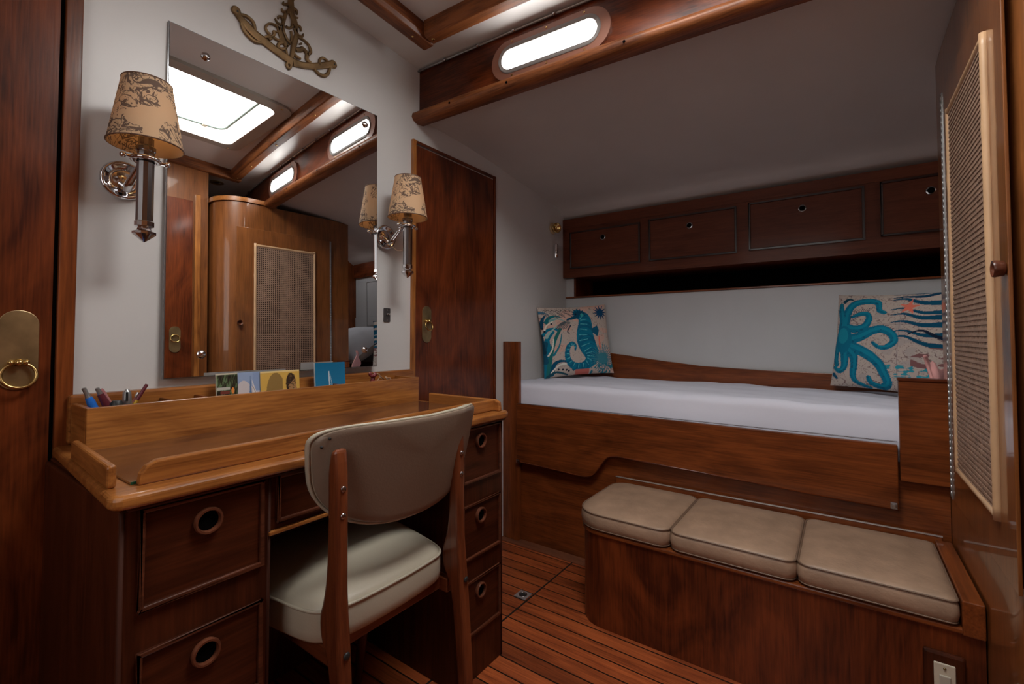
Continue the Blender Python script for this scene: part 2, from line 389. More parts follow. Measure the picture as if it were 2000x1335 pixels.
for o_, x in ((t7, bx0), (t8, bx1)):
    for y in (1.10, .7, .3):
        b = B(); b.sphere((x, y, ceil_z(y) - .055), .006, (1, 1, .35)); b.ob('screw', BRASS, o_, smooth=True)
# hatch
zc = ceil_z(.8)
b = B()
o1 = rrect(HX1 - HX0 + .11, HY1 - HY0 + .11, .06, 8, (HX0 + HX1) / 2, (HY0 + HY1) / 2)
i1 = rrect(HX1 - HX0 - .01, HY1 - HY0 - .01, .045, 8, (HX0 + HX1) / 2, (HY0 + HY1) / 2)
b.loft([[(x, y, ceil_z(y) + .002) for x, y in o1], [(x, y, ceil_z(y) - .012) for x, y in o1], [(x, y, ceil_z(y) - .014) for x, y in i1], [(x, y, zc + .06) for x, y in i1]], cap=False)
ht = ST(b.ob('window_3', GREY, smooth=True, auto=35))
b = B(); b.prism(i1, 'z', zc + .052, zc + .058); b.ob('hatch_pane', SKYG, ht)
i2 = rrect(HX1 - HX0 - .10, HY1 - HY0 - .10, .05, 8, (HX0 + HX1) / 2, (HY0 + HY1) / 2)
b = B(); b.tube([(x, y, zc + .030) for x, y in i2], .008, 8, closed=True); b.ob('hatch_gasket', GASK, ht, smooth=True)
for y in (.65, .95):
    b = B(); b.box(HX1 - .07, HX1 - .035, y - .012, y + .012, zc + .02, zc + .045); b.ob('hatch_latch', WHITEPL, ht, bevel=.004)
for x, y in ((HX0 - .03, HY0 - .0), (HX0 - .03, .8), (HX0 - .03, HY1), (HX1 + .03, HY0), (HX1 + .03, .8), (HX1 + .03, HY1)):
    b = B(); b.sphere((x, y, ceil_z(y) - .013), .006, (1, 1, .4)); b.ob('screw', BRASS, ht, smooth=True)
dl = T(B().lathe([(.042, 0), (.042, -.006), (.034, -.009), (.030, -.004), (.022, -.002), (.001, -.002)], (.70, 1.26, ceil_z(1.26) + .001), n=28).ob('ceiling_downlight', OLDBRASS, smooth=True, auto=40),
       'round brass recessed downlight in ceiling, seen in the mirror past the beam corner', 'ceiling light')

# ------------------------------------------------------------------ doors
def ring_pull(parent, y, z_, x, w_=.052, h_=.155, rr=.020, ring_dz=.0):
    b = B(); b.prism([(yy, zz) for yy, zz in rrect(w_, h_, w_ / 2 - .001, 8, y, z_)], 'x', x, x + .003)
    pl = b.ob('door_plate', PLATE, parent, bevel=.001)
    zr = z_ + ring_dz
    b = B(); b.lathe([(.008, 0), (.008, .004), (.005, .008), (.0075, .014), (.004, .019), (.001, .0195)], (x + .003, y, zr + rr), (1, 0, 0), 16)
    for s_ in (-1, 1): b.sphere((x + .010, y + s_ * .011, zr + rr), .0055)
    b.ob('ring_boss', BRASS, pl, smooth=True)
    b = B(); b.torus((x + .016, y, zr), rr, .0032, (1, 0, .25)); b.ob('door_ring', BRASS, pl, smooth=True)
b = B(); b.box(W, W + .004, -.42, .236, .02, 2.06); d1 = ST(b.ob('door_1', MAHO['z']))
b = B(); b.box(W, W + .002, .2362, .2428, 0, 2.06); b.ob('gap_shadow', DARK, d1)  # painted dark strip for the shade between door and frame
b = B(); b.box(W, W + .014, .243, .272, 0, ceil_z(.25) - .002); b.ob('door_frame', BERTH['z'], d1, bevel=.002)
b = B(); b.box(W, W + .014, -.47, -.425, 0, 2.10); b.ob('door_frame', MAHO['z'], d1, bevel=.002)
ring_pull(d1, .187, .972, W + .004, .060, .165, .026, -.052)
b = B(); b.box(W, W + .006, 1.284, 1.79, .02, 1.775); d2 = ST(b.ob('door_2', MAHO['z'], bevel=.001))
b = B(); b.box(W, W + .014, 1.261, 1.279, 0, 1.793); b.ob('door_frame', WARM['z'], d2, bevel=.002)
b = B(); b.box(W, W + .012, 1.796, 1.808, 0, 1.793); b.ob('door_frame', MAHO['z'], d2, bevel=.002)
b = B(); b.box(W, W + .012, 1.279, 1.796, 1.781, 1.793); b.ob('door_frame', MAHO['y'], d2, bevel=.002)
ring_pull(d2, 1.345, 1.05, W + .006, .050, .15, .019, -.006)
# door in the panelling beside the camera, seen in the mirror
b = B(); b.box(XR - .012, XR, .36, 1.035, .02, 1.86); d3 = ST(b.ob('door_3', MAHO['z'], bevel=.002))
b = B(); b.box(XR - .016, XR, 1.045, 1.075, 0, 1.90); b.ob('door_frame', WARM['z'], d3, bevel=.002)
b = B(); b.box(XR - .016, XR, .30, .35, 0, 1.90); b.ob('door_frame', WARM['z'], d3, bevel=.002)
b = B(); b.prism(rrect(.055, .15, .027, 8, .95, 1.03), 'x', XR - .016, XR - .012); pl = b.ob('door_plate', PLATE, d3)
b = B(); b.torus((XR - .024, .95, 1.035), .022, .003, (1, 0, -.2)); b.ob('door_ring', BRASS, pl, smooth=True)

# ------------------------------------------------------------------ mirror
MY0, MY1, MZ0, MZ1 = .429, 1.080, .893, 1.812
my, mz = (MY0 + MY1) / 2, (MZ0 + MZ1) / 2
hw, hh = (MY1 - MY0) / 2, (MZ1 - MZ0) / 2
mir = E('wall_mirror', (W + .010, my, MZ0), 'large frameless rectangular wall mirror above the desk held by four chrome rosettes', 'mirror')
b = B(); b.box(W + .003, W + .008, MY0, MY1, MZ0, MZ1); b.ob('mirror_backing', MIRE, mir)
b = B(); b.box(W + .0085, W + .011, MY0 + .003, MY1 - .003, MZ0 + .003, MZ1 - .003); mg = b.ob('mirror_glass', MIRR, mir)
for y, z_ in ((MY0 + .085, MZ1 - .055), (MY1 - .055, MZ1 - .055), (MY0 + .085, MZ0 + .06), (MY1 - .055, MZ0 + .06)):
    b = B(); b.lathe([(.011, 0), (.011, .003), (.007, .006), (.002, .0075)], (W + .011, y, z_), (1, 0, 0), 20); b.ob('mirror_rosette', CHROME, mir, smooth=True, auto=30)

mir.location = (W + .029, my, MZ0); mir.scale = (1, .985, .998); mir.rotation_euler = (0, R(-.75), R(-1.5))
# ------------------------------------------------------------------ desk
DX0, DX1 = -1.384, -.893; DY0, DY1 = .230, 1.195
desk = E('writing_desk', (-1.14, .71, 0), 'mahogany kneehole desk with raised fiddle rails under the wall mirror', 'desk')
ZT = .735
def nose(poly, h0, h1):
    pass
# top: a slab with a rounded nose at front and ends
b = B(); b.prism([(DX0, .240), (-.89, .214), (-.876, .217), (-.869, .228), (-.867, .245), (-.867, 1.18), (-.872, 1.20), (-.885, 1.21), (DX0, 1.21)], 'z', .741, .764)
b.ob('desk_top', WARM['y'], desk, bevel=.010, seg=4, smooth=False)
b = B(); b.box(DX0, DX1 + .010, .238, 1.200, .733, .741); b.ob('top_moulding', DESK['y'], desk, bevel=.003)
b = B(); b.box(DX0 + .12, -.929, .252, 1.165, .764, .768); b.ob('glass_sheet', plain('glass over dark wood', (.105, .05, .03), .10, coat=1, var=.25, vscale=14), desk)
b = B(); b.box(-.929, -.9255, .252, 1.165, .764, .7685); b.ob('glass_edge', plain('green glass edge', (.01, .10, .05), .15, coat=.5), desk)
# fiddles
def fid(prism_pts, axis, a, c_, mat): b = B(); b.prism(prism_pts, axis, a, c_); return b.ob('fiddle_rail', mat, desk, bevel=.003)
fz0, fz1 = .764, .800
fid([(.258, fz0), (.260, .782), (.268, .793), (.282, fz1), (1.155, fz1), (1.185, .797), (1.190, fz0)], 'x', -.925, -.909, WARM['y'])
b = B(); b.prism([(-1.21, .236), (-.925, .222), (-.925, .235), (-1.21, .249)], 'z', .764, .800); b.ob('fiddle_rail', WARM['x'], desk, bevel=.005, seg=3)
fid([(-1.20, fz0), (-1.20, fz1), (-.905, fz1), (-.888, .792), (-.884, fz0)], 'y', 1.170, 1.184, WARM['x'])
# pedestals and rails
yl1, yr0 = .458, .985
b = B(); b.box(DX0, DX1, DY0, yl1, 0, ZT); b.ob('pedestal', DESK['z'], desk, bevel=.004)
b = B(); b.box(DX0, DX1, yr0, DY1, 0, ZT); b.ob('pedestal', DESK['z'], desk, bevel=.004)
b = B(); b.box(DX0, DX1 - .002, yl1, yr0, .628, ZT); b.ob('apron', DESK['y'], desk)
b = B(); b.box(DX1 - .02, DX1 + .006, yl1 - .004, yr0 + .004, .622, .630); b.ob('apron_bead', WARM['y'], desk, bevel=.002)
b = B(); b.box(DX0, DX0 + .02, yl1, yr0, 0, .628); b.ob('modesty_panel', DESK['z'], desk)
for y in (DY0 + .004, yl1 - .002, yr0 + .002, DY1 - .004): b = B(); b.tube([(DX1 - .001, y, .002), (DX1 - .001, y, .732)], .0035, 8); b.ob('corner_bead', EDGE, desk, smooth=True)
def drawer(y0, y1, z0, z1, yr, zr, ring=True):
    b = B(); b.box(DX1 - .01, DX1 - .001 + .002, y0, y1, z0, z1); d = b.ob('drawer', DESK['y'], desk)
    f = B(); t = .0058; x0 = DX1 + .0005
    for a in ((y0, y1, z0, z0 + t), (y0, y1, z1 - t, z1), (y0, y0 + t, z0, z1), (y1 - t, y1, z0, z1)): f.box(x0, x0 + .007, *a)
    f.ob('drawer_bead', BEAD, d, bevel=.002)
    if ring:
        f = B(); f.lathe([(.0215, 0), (.0228, .006), (.021, .010), (.0178, .010), (.0165, .006), (.0165, .001)], (DX1 + .001, yr, zr), (1, 0, 0), 30, cap=False); f.ob('drawer_pull', PULL, d, smooth=True, auto=60)
        f = B(); f.lathe([(.0165, 0), (.0165, .0015)], (DX1 + .0015, yr, zr), (1, 0, 0), 24); f.ob('pull_shadow', DARK, d)  # flat disc coloured as the shade inside the ring
BEAD = wood('bead moulding', (.06, .018, .009), (.14, .042, .02), 'y', coat=.3, spec=.3)
PULL = wood('turned ring pull', (.09, .028, .014), (.17, .055, .028), 'z', coat=.2, spec=.3)
for zt in (.731, .511, .291):
    drawer(.256, .443, zt - .155, zt, .350, zt - .045)
    drawer(1.003, 1.178, zt - .155, zt, 1.083, zt - .042)
drawer(.470, .972, .644, .733, .72, .69)
# backboard
b = B(); b.box(W + .002, W + .030, .262, 1.258, .766, .872); bb = b.ob('backboard', WARM['y'], desk, bevel=.006, seg=3)
# desk organiser standing on the desktop
org = E('desk_organizer', (-1.31, .72, .769), 'long open wooden pen and card tray along the back of the desk', 'desk organizer')
TY0, TY1, TX0, TX1, TZ1 = .266, 1.170, W + .032, -1.250, .854
b = B(); b.box(TX1 - .010, TX1, TY0, TY1, .7655, TZ1); b.ob('front_board', WARM['y'], org, bevel=.0015)
for y in (TY0, TY1 - .010): b = B(); b.box(TX0, TX1 - .010, y, y + .010, .7655, TZ1); b.ob('end_board', WARM['x'], org, bevel=.0015)
b = B(); b.box(TX0, TX1 - .010, TY0 + .01, TY1 - .01, .7655, .771); b.ob('tray_floor', MAHO['y'], org)
for y in (.425, .50, .872): b = B(); b.box(TX0, TX1 - .010, y, y + .006, .771, TZ1 - .004); b.ob('divider', MAHO['x'], org, bevel=.001)

# ------------------------------------------------------------------ pens, cards, bits in the tray
def stick(name, px0, py0, px1, py1, label, cat, parts, x=-1.32, group=None):
    y1, z1 = onx(px0, py0, x); y2, z2 = onx(px1, py1, x)       # upper end, lower visible point
    d = Vector((0, y2 - y1, z2 - z1)).normalized(); top = Vector((x, y1, z1))
    ln = (z1 - .773) / max(1e-3, -d.z)
    foot = top + d * ln
    foot.y = min(max(foot.y, TY0 + .018), TY1 - .02)
    d = (foot - top); L_ = d.length; d.normalize()
    o = E(name, foot, label, cat, group)
    for nm, a, c, prof, mat in parts:
        b = B(); b.lathe([(r, -h * L_) for r, h in prof], top, -d, 14); b.ob(nm, mat, o, smooth=True, auto=40)
    return o
stick('ballpoint_pen', 163, 757, 180, 790, 'blue ballpoint pen leaning in the left end of the desk tray', 'pen',
      [('pen_barrel', 0, 1, [(.0062, .18), (.0078, .28), (.008, .6), (.006, .95), (.002, 1)], BLUEPL), ('push_button', 0, 1, [(.002, 0), (.004, .01), (.004, .12), (.0055, .18)], STEEL)])
stick('marker_pen', 189, 757, 209, 792, 'maroon pen with silver clip standing between blue pen and penknife', 'pen',
      [('pen_barrel', 0, 1, [(.006, .12), (.0078, .3), (.0078, .8), (.003, 1)], MAROON), ('pen_cap', 0, 1, [(.002, 0), (.004, .01), (.0045, .12)], STEEL)])
stick('ballpoint_pen', 197, 759, 216, 790, 'dusty pink pen lying against the maroon pen in the desk tray', 'pen',
      [('pen_barrel', 0, 1, [(.003, 0), (.0045, .05), (.0045, .9), (.001, 1)], PINKPL)], x=-1.335)
o = stick('pocket_knife', 248, 760, 248, 790, 'silver pocket tool with dark slot upright in the desk tray', 'pocket tool',
      [('tool_body', 0, 1, [(.003, 0), (.0075, .06), (.009, .25), (.009, .9), (.007, 1)], STEEL)])
y, z_ = onx(248, 774, -1.311); b = B(); b.box(-1.3125, -1.310, y - .0022, y + .0022, z_ - .010, z_ + .010); b.ob('slot', RUB, o)
stick('pencil', 287, 750, 263, 788, 'yellow pencil with dark red end leaning right in the desk tray', 'pencil',
      [('pencil_shaft', 0, 1, [(.0036, .3), (.0036, .95), (.001, 1)], YELP), ('painted_end', 0, 1, [(.003, 0), (.0037, .02), (.0037, .3)], MAROON)])
stick('paintbrush', 271, 766, 258, 790, 'short pinkish brush behind the yellow pencil in the desk tray', 'brush',
      [('handle', 0, 1, [(.003, .1), (.0042, .3), (.003, 1)], PINKPL), ('ferrule', 0, 1, [(.004, 0), (.0042, .1)], CHROME)], x=-1.34)
b = B(); y, z_ = onx(228, 786, -1.30); b.lathe([(.010, 0), (.012, .008), (.012, z_ - .773), (.008, z_ - .771 + .004)], (-1.30, y, .7715), n=18)
T(b.ob('ink_bottle', RUB, smooth=True, auto=40), 'small black capped bottle between the pens and the silver pocket tool', 'bottle')

def seg_d(X, Y, p, q):
    d = np.array(q) - np.array(p); l2 = d @ d + 1e-12
    t = np.clip(((X - p[0]) * d[0] + (Y - p[1]) * d[1]) / l2, 0, 1)
    return np.hypot(X - p[0] - t * d[0], Y - p[1] - t * d[1]), t
def stroke(C, X, Y, pts, w0, w1, col, smooth=True, modulate=None):
    if smooth and len(pts) > 2: pts = smooth_line(pts, 6)
    n = len(pts) - 1
    for i in range(n):
        d, t = seg_d(X, Y, pts[i], pts[i + 1]); ww = w0 + (w1 - w0) * (i + t) / n
        m = d < ww
        C[m] = col
        if modulate is not None:
            k = m & (np.sin((i + t) / n * modulate[0]) > modulate[1]); C[k] = modulate[2]
def inpoly(X, Y, P):
    r = np.zeros(X.shape, bool); n = len(P)
    for i in range(n):
        x0, y0 = P[i]; x1, y1 = P[(i + 1) % n]
        c = ((y0 > Y) != (y1 > Y)) & (X < (x1 - x0) * (Y - y0) / (y1 - y0 + 1e-12) + x0); r ^= c
    return r
def noise2(X, Y, f, seed):
    rs = np.random.RandomState(seed); o = np.zeros_like(X)
    for k in range(7):
        a = rs.rand() * 6.28; ff = f * (.5 + rs.rand() * 1.6); o += np.sin((X * math.cos(a) + Y * math.sin(a)) * ff + rs.rand() * 6.28 + 1.5 * np.sin(Y * ff * .6 + k))
    return o / 7
def setcols(me, C):
    a = me.color_attributes.new('print', 'FLOAT_COLOR', 'POINT')
    a.data.foreach_set('color', np.concatenate([C, np.ones((len(C), 1))], 1).astype(np.float32).ravel())
def s2l(r, g, bl): return tuple(((c / 255 + .055) / 1.055) ** 2.4 if c > 10 else c / 255 / 12.92 for c in (r, g, bl))

def card(name, pxl, pxr, pyt, x, paint, label, lean=.012, group=None, nx=90, cat='postcard', pyr=None):
    yl, zt = onx(pxl, pyt, x); yr, zr = onx(pxr, pyr or pyt, x); ztop = (zt + zr) / 2; z0 = .7725
    b = B(); nz = int(nx * (ztop - z0) / (yr - yl)) + 2
    U, V = np.meshgrid(np.linspace(0, 1, nx), np.linspace(1, 0, nz))     # V: 0 = top edge
    for s_ in (0, -.0022):
        g = [[b.bm.verts.new((x + s_ + lean * (V[j, i]), yl + (yr - yl) * U[j, i], ztop - (ztop - z0) * V[j, i])) for i in range(nx)] for j in range(nz)]
        for j in range(nz - 1):
            for i in range(nx - 1): b.bm.faces.new([g[j][i], g[j][i + 1], g[j + 1][i + 1], g[j + 1][i]])
    C = np.zeros((nz, nx, 3)); C[:] = (.6, .55, .5); paint(C, U, V)
    C = np.concatenate([C.reshape(-1, 3), np.full((nz * nx, 3), .55)])
    me = bpy.data.meshes.new(name); bm = b.bm
    c = Vector((x, (yl + yr) / 2, z0)); bm.transform(Matrix.Translation(-c)); bm.to_mesh(me); bm.free()
    me.materials.append(CARD); setcols(me, C); o = bpy.data.objects.new(name, me); COL.objects.link(o); o.location = c
    T(o, label, cat, group); return o
def p_garden(C, U, V):
    C[:] = s2l(62, 66, 48); n = noise2(U, V, 30, 3); C[n > .15] = s2l(96, 118, 84); C[n < -.2] = s2l(40, 36, 30)
    C[(U > .05) & (U < .62) & (V > .28) & (V < .34)] = s2l(190, 188, 178); C[(U > .2) & (U < .6) & (V > .36) & (V < .42)] = s2l(120, 60, 52)
    C[np.hypot((U - .75), (V - .36) * 1.1) < .07] = s2l(226, 140, 70); C[inpoly(U, V, [(.45, .5), (.56, .5), (.62, .75), (.5, .78)])] = s2l(205, 205, 200)
    C[(U < .25) & (V > .55)] = s2l(150, 160, 150); C[(U < .03) | (V < .03)] = s2l(200, 190, 170)
def p_sail(C, U, V):
    C[:] = s2l(206, 198, 200); C[V < .25 - .08 * np.sin(U * 7)] = s2l(150, 168, 200); C[(U > .6) & (V < .4)] = s2l(140, 160, 196)
    C[inpoly(U, V, [(.50, .03), (.40, .95), (.62, .95)])] = s2l(98, 124, 160); C[inpoly(U, V, [(.56, .15), (.95, .75), (.66, .75)])] = s2l(222, 216, 214)
    stroke(C, U, V, [(.60, .3), (.97, .78)], .008, .008, s2l(120, 104, 96), False)
def p_yellow(C, U, V):
    C[:] = s2l(212, 170, 84); C[(np.hypot((U - .38) / .24, (V - .50) / .46) < 1) & (V < .58 - .15 * (U - .4)) & (U < .56)] = s2l(146, 116, 66)
    C[np.hypot((U - .77) / .13, (V - .30) / .24) < 1] = s2l(58, 42, 34); C[inpoly(U, V, [(.70, .35), (.86, .2), (.93, .42), (.87, .56), (.74, .55)])] = s2l(168, 126, 86)
    n = noise2(U, V, 60, 5); k = (n > .2) & (np.hypot((U - .77) / .13, (V - .25) / .2) < 1); C[k] = s2l(96, 76, 50)
    C[inpoly(U, V, [(.58, .45), (.66, .5), (.70, .9), (.60, .9)])] = s2l(120, 100, 60); C[inpoly(U, V, [(.82, .5), (.9, .5), (.87, .66), (.76, .62)])] = s2l(90, 62, 44)
    C[(V < .03)] = s2l(226, 200, 140)
def p_blue(C, U, V):
    for k in range(3): C[..., k] = (1 - V) * s2l(20, 104, 144)[k] + V * s2l(52, 132, 172)[k]
    stroke(C, U, V, [(.46, .20), (.49, .9)], .018, .022, s2l(190, 205, 212), False); stroke(C, U, V, [(.49, .25), (.68, .9)], .01, .012, s2l(150, 178, 196), False)
    stroke(C, U, V, [(.52, .45), (.58, .9)], .006, .006, s2l(150, 178, 196), False); C[(U < .03)] = s2l(170, 180, 180)
card('postcard', 421, 465, 729.5, -1.337, p_garden, 'postcard with a dark green garden scene, leftmost card in the desk tray', pyr=727.5)
card('postcard', 464, 512, 727.5, -1.333, p_sail, 'postcard of a white sail against pale sky in the desk tray', pyr=725)
card('postcard', 508, 584, 725.5, -1.329, p_yellow, 'yellow card with a brown sail shape and a dark-haired figure in the tray', cat='postcard', pyr=721.5)
card('postcard', 613, 673, 708.5, -1.330, p_blue, 'blue postcard of a white sailboat mast standing apart in the tray', pyr=706.5)
# small red figure and a coil of flex
b = B(); y, z_ = onx(728, 730, -1.31); zb = .7725
b.lathe([(.010, 0), (.010, .012), (.0065, .03), (.008, z_ - zb - .02), (.0055, z_ - zb - .01)], (-1.31, y, zb), n=14)
for k in range(7):
    a = k * .9; b.sphere((-1.31 + .008 * math.cos(a), y + .009 * math.sin(a), z_ - .006 + .003 * (k % 3)), .0062)
T(b.ob('figurine', REDP, smooth=True), 'small dark red flower-topped figure standing in the tray by mirror corner', 'ornament')
b = B(); base = []
for k in range(46):
    a = k * .42; base.append((-1.30 + .02 * math.cos(a) + .006 * math.sin(k * 1.7), .992 + k * .0016 + .02 * math.sin(a * .9), .812 + .044 * abs(math.sin(k * .16 + .4)) + .006 * math.sin(k * 1.1)))
b.tube([(-1.31, y + .004, z_ - .004), (-1.31, y + .02, z_ + .001), (-1.305, y + .042, z_ - .02)] + [(p[0], p[1] + .04, p[2]) for p in base[8:]], .0017, 6)
T(b.ob('electric_flex', WIRE, smooth=True), 'loose coil of thin pale wire at the right end of the desk tray', 'wire')

# ------------------------------------------------------------------ sconces
def sconce(yc, label, glow, rot):
    xt = W + .120; s = E('wall_sconce', (W, yc, 1.37), label, 'wall lamp', 'gimballed chrome wall sconces')
    yp = yc - .010; zp = 1.372
    b = B(); b.lathe([(.001, .001), (.036, .001), (.043, .004), (.046, .010), (.043, .016), (.038, .014), (.032, .006), (.020, .005), (.014, .010), (.001, .011)], (W, yp, zp), (1, 0, 0), 32); b.ob('back_plate', CHROME, s, smooth=True)
    b = B(); b.tube([(W + .010, yp, zp - .012), (W + .035, yp, zp - .024), (W + .055, yp, zp - .010), (W + .075, yc - .002, zp + .016), (xt - .030, yc, zp + .024)], [.012, .010, .008, .007, .006], 12); b.ob('arm', CHROME, s, smooth=True)
    b = B(); b.torus((xt, yc, zp + .028), .025, .005, (0, 0, 1)); b.lathe([(.0248, -.005), (.0248, .005), (.021, .005), (.021, -.005), (.0248, -.005)], (xt, yc, zp + .028), cap=False)
    for d in ((-1, 0, 0), (0, 1, 0), (0, -1, 0)):
        c = Vector((xt, yc, zp + .028)); d = Vector(d); b.tube([c + d * .022, c + d * .038], .004, 8); b.sphere(c + d * .041, .0065)
    b.ob('gimbal_ring', CHROME, s, smooth=True, auto=40)
    b = B(); b.lathe([(.0165, 0), (.0165, .165), (.019, .168), (.019, .176), (.015, .180), (.015, .196)], (xt, yc, 1.252), n=12); b.ob('candle_tube', GUN, s, smooth=True, auto=25)
    b = B(); b.lathe([(.001, -.040), (.0225, -.022), (.0225, -.017), (.014, -.013), (.012, -.007), (.0185, -.004), (.0185, .006), (.0165, .008)], (xt, yc, 1.252), n=12); b.ob('finial', CHROME, s, smooth=True, auto=25)
    b = B(); b.lathe([(.013, 1.447), (.013, 1.475), (.010, 1.480)], (xt, yc, 0), n=16); b.ob('candle_sleeve', WHITEPL, s, smooth=True, auto=40)
    b = B(); b.sphere((xt, yc, 1.503), .017, (1, 1, 1.35)); bl = b.ob('bulb', BULB, s, smooth=True)
    z0, z1 = 1.430, 1.578; r0, r1 = .0705, .0465; n = 48
    b = B(); rg = []
    for k in range(13):
        t = k / 12; rg.append((r0 + (r1 - r0) * t, t * (z1 - z0)))
    inner = [(r - .0014, h) for r, h in rg[::-1]]
    b.lathe(rg + inner + [rg[0]], (xt, yc, z0), n=n, cap=False); sh = b.ob('lamp_shade', SHADE, s, smooth=True, auto=60); sh.rotation_euler.z = 0
    for zz_, rr_ in ((z0 + .0015, r0), (z1 - .001, r1)): b = B(); b.torus((xt, yc, zz_), rr_, .0015, (0, 0, 1), 40, 6); b.ob('shade_binding', TRIMB, sh, smooth=True)
    b = B()
    for k in range(3):
        a = k * 2.094 + .5; b.tube([(xt + .012 * math.cos(a), yc + .012 * math.sin(a), z0 + .03), (xt + (r0 - .006) * math.cos(a), yc + (r0 - .006) * math.sin(a), z0 + .012)], .001, 5)
    b.torus((xt, yc, z0 + .03), .0125, .0014, (0, 0, 1), 20, 6); b.ob('shade_carrier', BRASS, s)
    return s
s1 = sconce(.362, 'chrome candle sconce with map-print shade left of the mirror, beside left door', 1, 0)
s2 = sconce(1.139, 'chrome candle sconce with parchment shade between the mirror and the far door', 1, 0)
b = B(); b.tube([(W + .02, 1.139, 1.345), (W + .05, 1.150, 1.322), (W + .075, 1.152, 1.318), (W + .10, 1.160, 1.34), (W + .085, 1.150, 1.36)], .0018, 6); b.ob('flex', WIRE, s2, smooth=True)

# switch
y, z_ = onx(755, 615, W); sw = E('light_switch', (W, y, z_ - .03), 'small dark metal toggle switch plate on white wall right of mirror', 'light switch')
b = B(); b.prism(rrect(.030, .052, .003, 3, y, z_), 'x', W, W + .004); b.ob('switch_plate', plain('dark pewter', (.13, .12, .12), .35, .7), sw, bevel=.001)
for dy in (-.004, .005): b = B(); b.tube([(W + .004, y + dy, z_), (W + .014, y + dy, z_ + .005)], .002, 8); b.ob('toggle', CHROME, sw, smooth=True)
for dz in (-.019, .019): b = B(); b.sphere((W + .004, y, z_ + dz), .0025, (.5, 1, 1)); b.ob('screw', CHROME, sw)

# ------------------------------------------------------------------ bronze anchor ornament
def zp2(zx, zy): return onx(440 + zx * .12, zy * .12, W + .008)
orn = E('wall_ornament', (W, .77, 1.86), 'pierced bronze anchor-shaped scrollwork ornament above the mirror', 'wall ornament')
def ribbon(b, pts, ws, x0=W + .001, x1=W + .0085, conv=True, dx=0):
    P = [zp2(*p) for p in pts] if conv else pts
    k = 6 if len(pts) > 2 else 1; P2 = smooth_line(P, k); W2 = np.interp(np.linspace(0, len(pts) - 1, len(P2)), range(len(pts)), ws if hasattr(ws, '__len__') else [ws] * len(pts))
    rings = []
    for i, p in enumerate(P2):
        a = np.array(P2[max(0, i - 1)]); c = np.array(P2[min(len(P2) - 1, i + 1)]); d = c - a; d = d / (np.hypot(*d) + 1e-9); n = np.array((-d[1], d[0])) * W2[i] * .5
        l = np.array(p) + n; r = np.array(p) - n; l2 = np.array(p) + n * .6; r2 = np.array(p) - n * .6
        rings.append([(x0, *l), (x1 - .0018, *l), (x1, *l2), (x1, *r2), (x1 - .0018, *r), (x0, *r)])
    b.loft(rings)
arms = B()
ribbon(arms, [(185, 165), (250, 280), (370, 420), (520, 570), (640, 660), (820, 800), (1000, 930), (1110, 1000)], [.020, .018, .026, .026, .026, .024, .026, .028])
ribbon(arms, [(1110, 1000), (1260, 1050), (1450, 1070), (1620, 1055), (1760, 1035)], [.026, .020, .020, .020, .024])
ribbon(arms, [(250, 230), (360, 260), (460, 350), (490, 450), (500, 520)], [.008, .009, .009, .009, .006])
ribbon(arms, [(270, 370), (320, 490), (400, 590), (500, 670), (600, 690)], [.008, .010, .010, .010, .008])
ribbon(arms, [(1540, 1060), (1550, 960), (1610, 940), (1680, 1000)], .008)
ribbon(arms, [(1450, 1110), (1540, 1200), (1620, 1225), (1680, 1190), (1720, 1090)], [.008, .011, .012, .011, .008])
for q, rr_ in (((185, 165), .0125), ((1765, 1040), .0135)):
    y, z_ = zp2(*q); arms.lathe([(rr_, 0), (rr_, .006), (rr_ * .8, .0078)], (W + .001, y, z_), (1, 0, 0), 20)
arms.ob('anchor_arms', ORNM, orn, bevel=.0006)
sc = B()
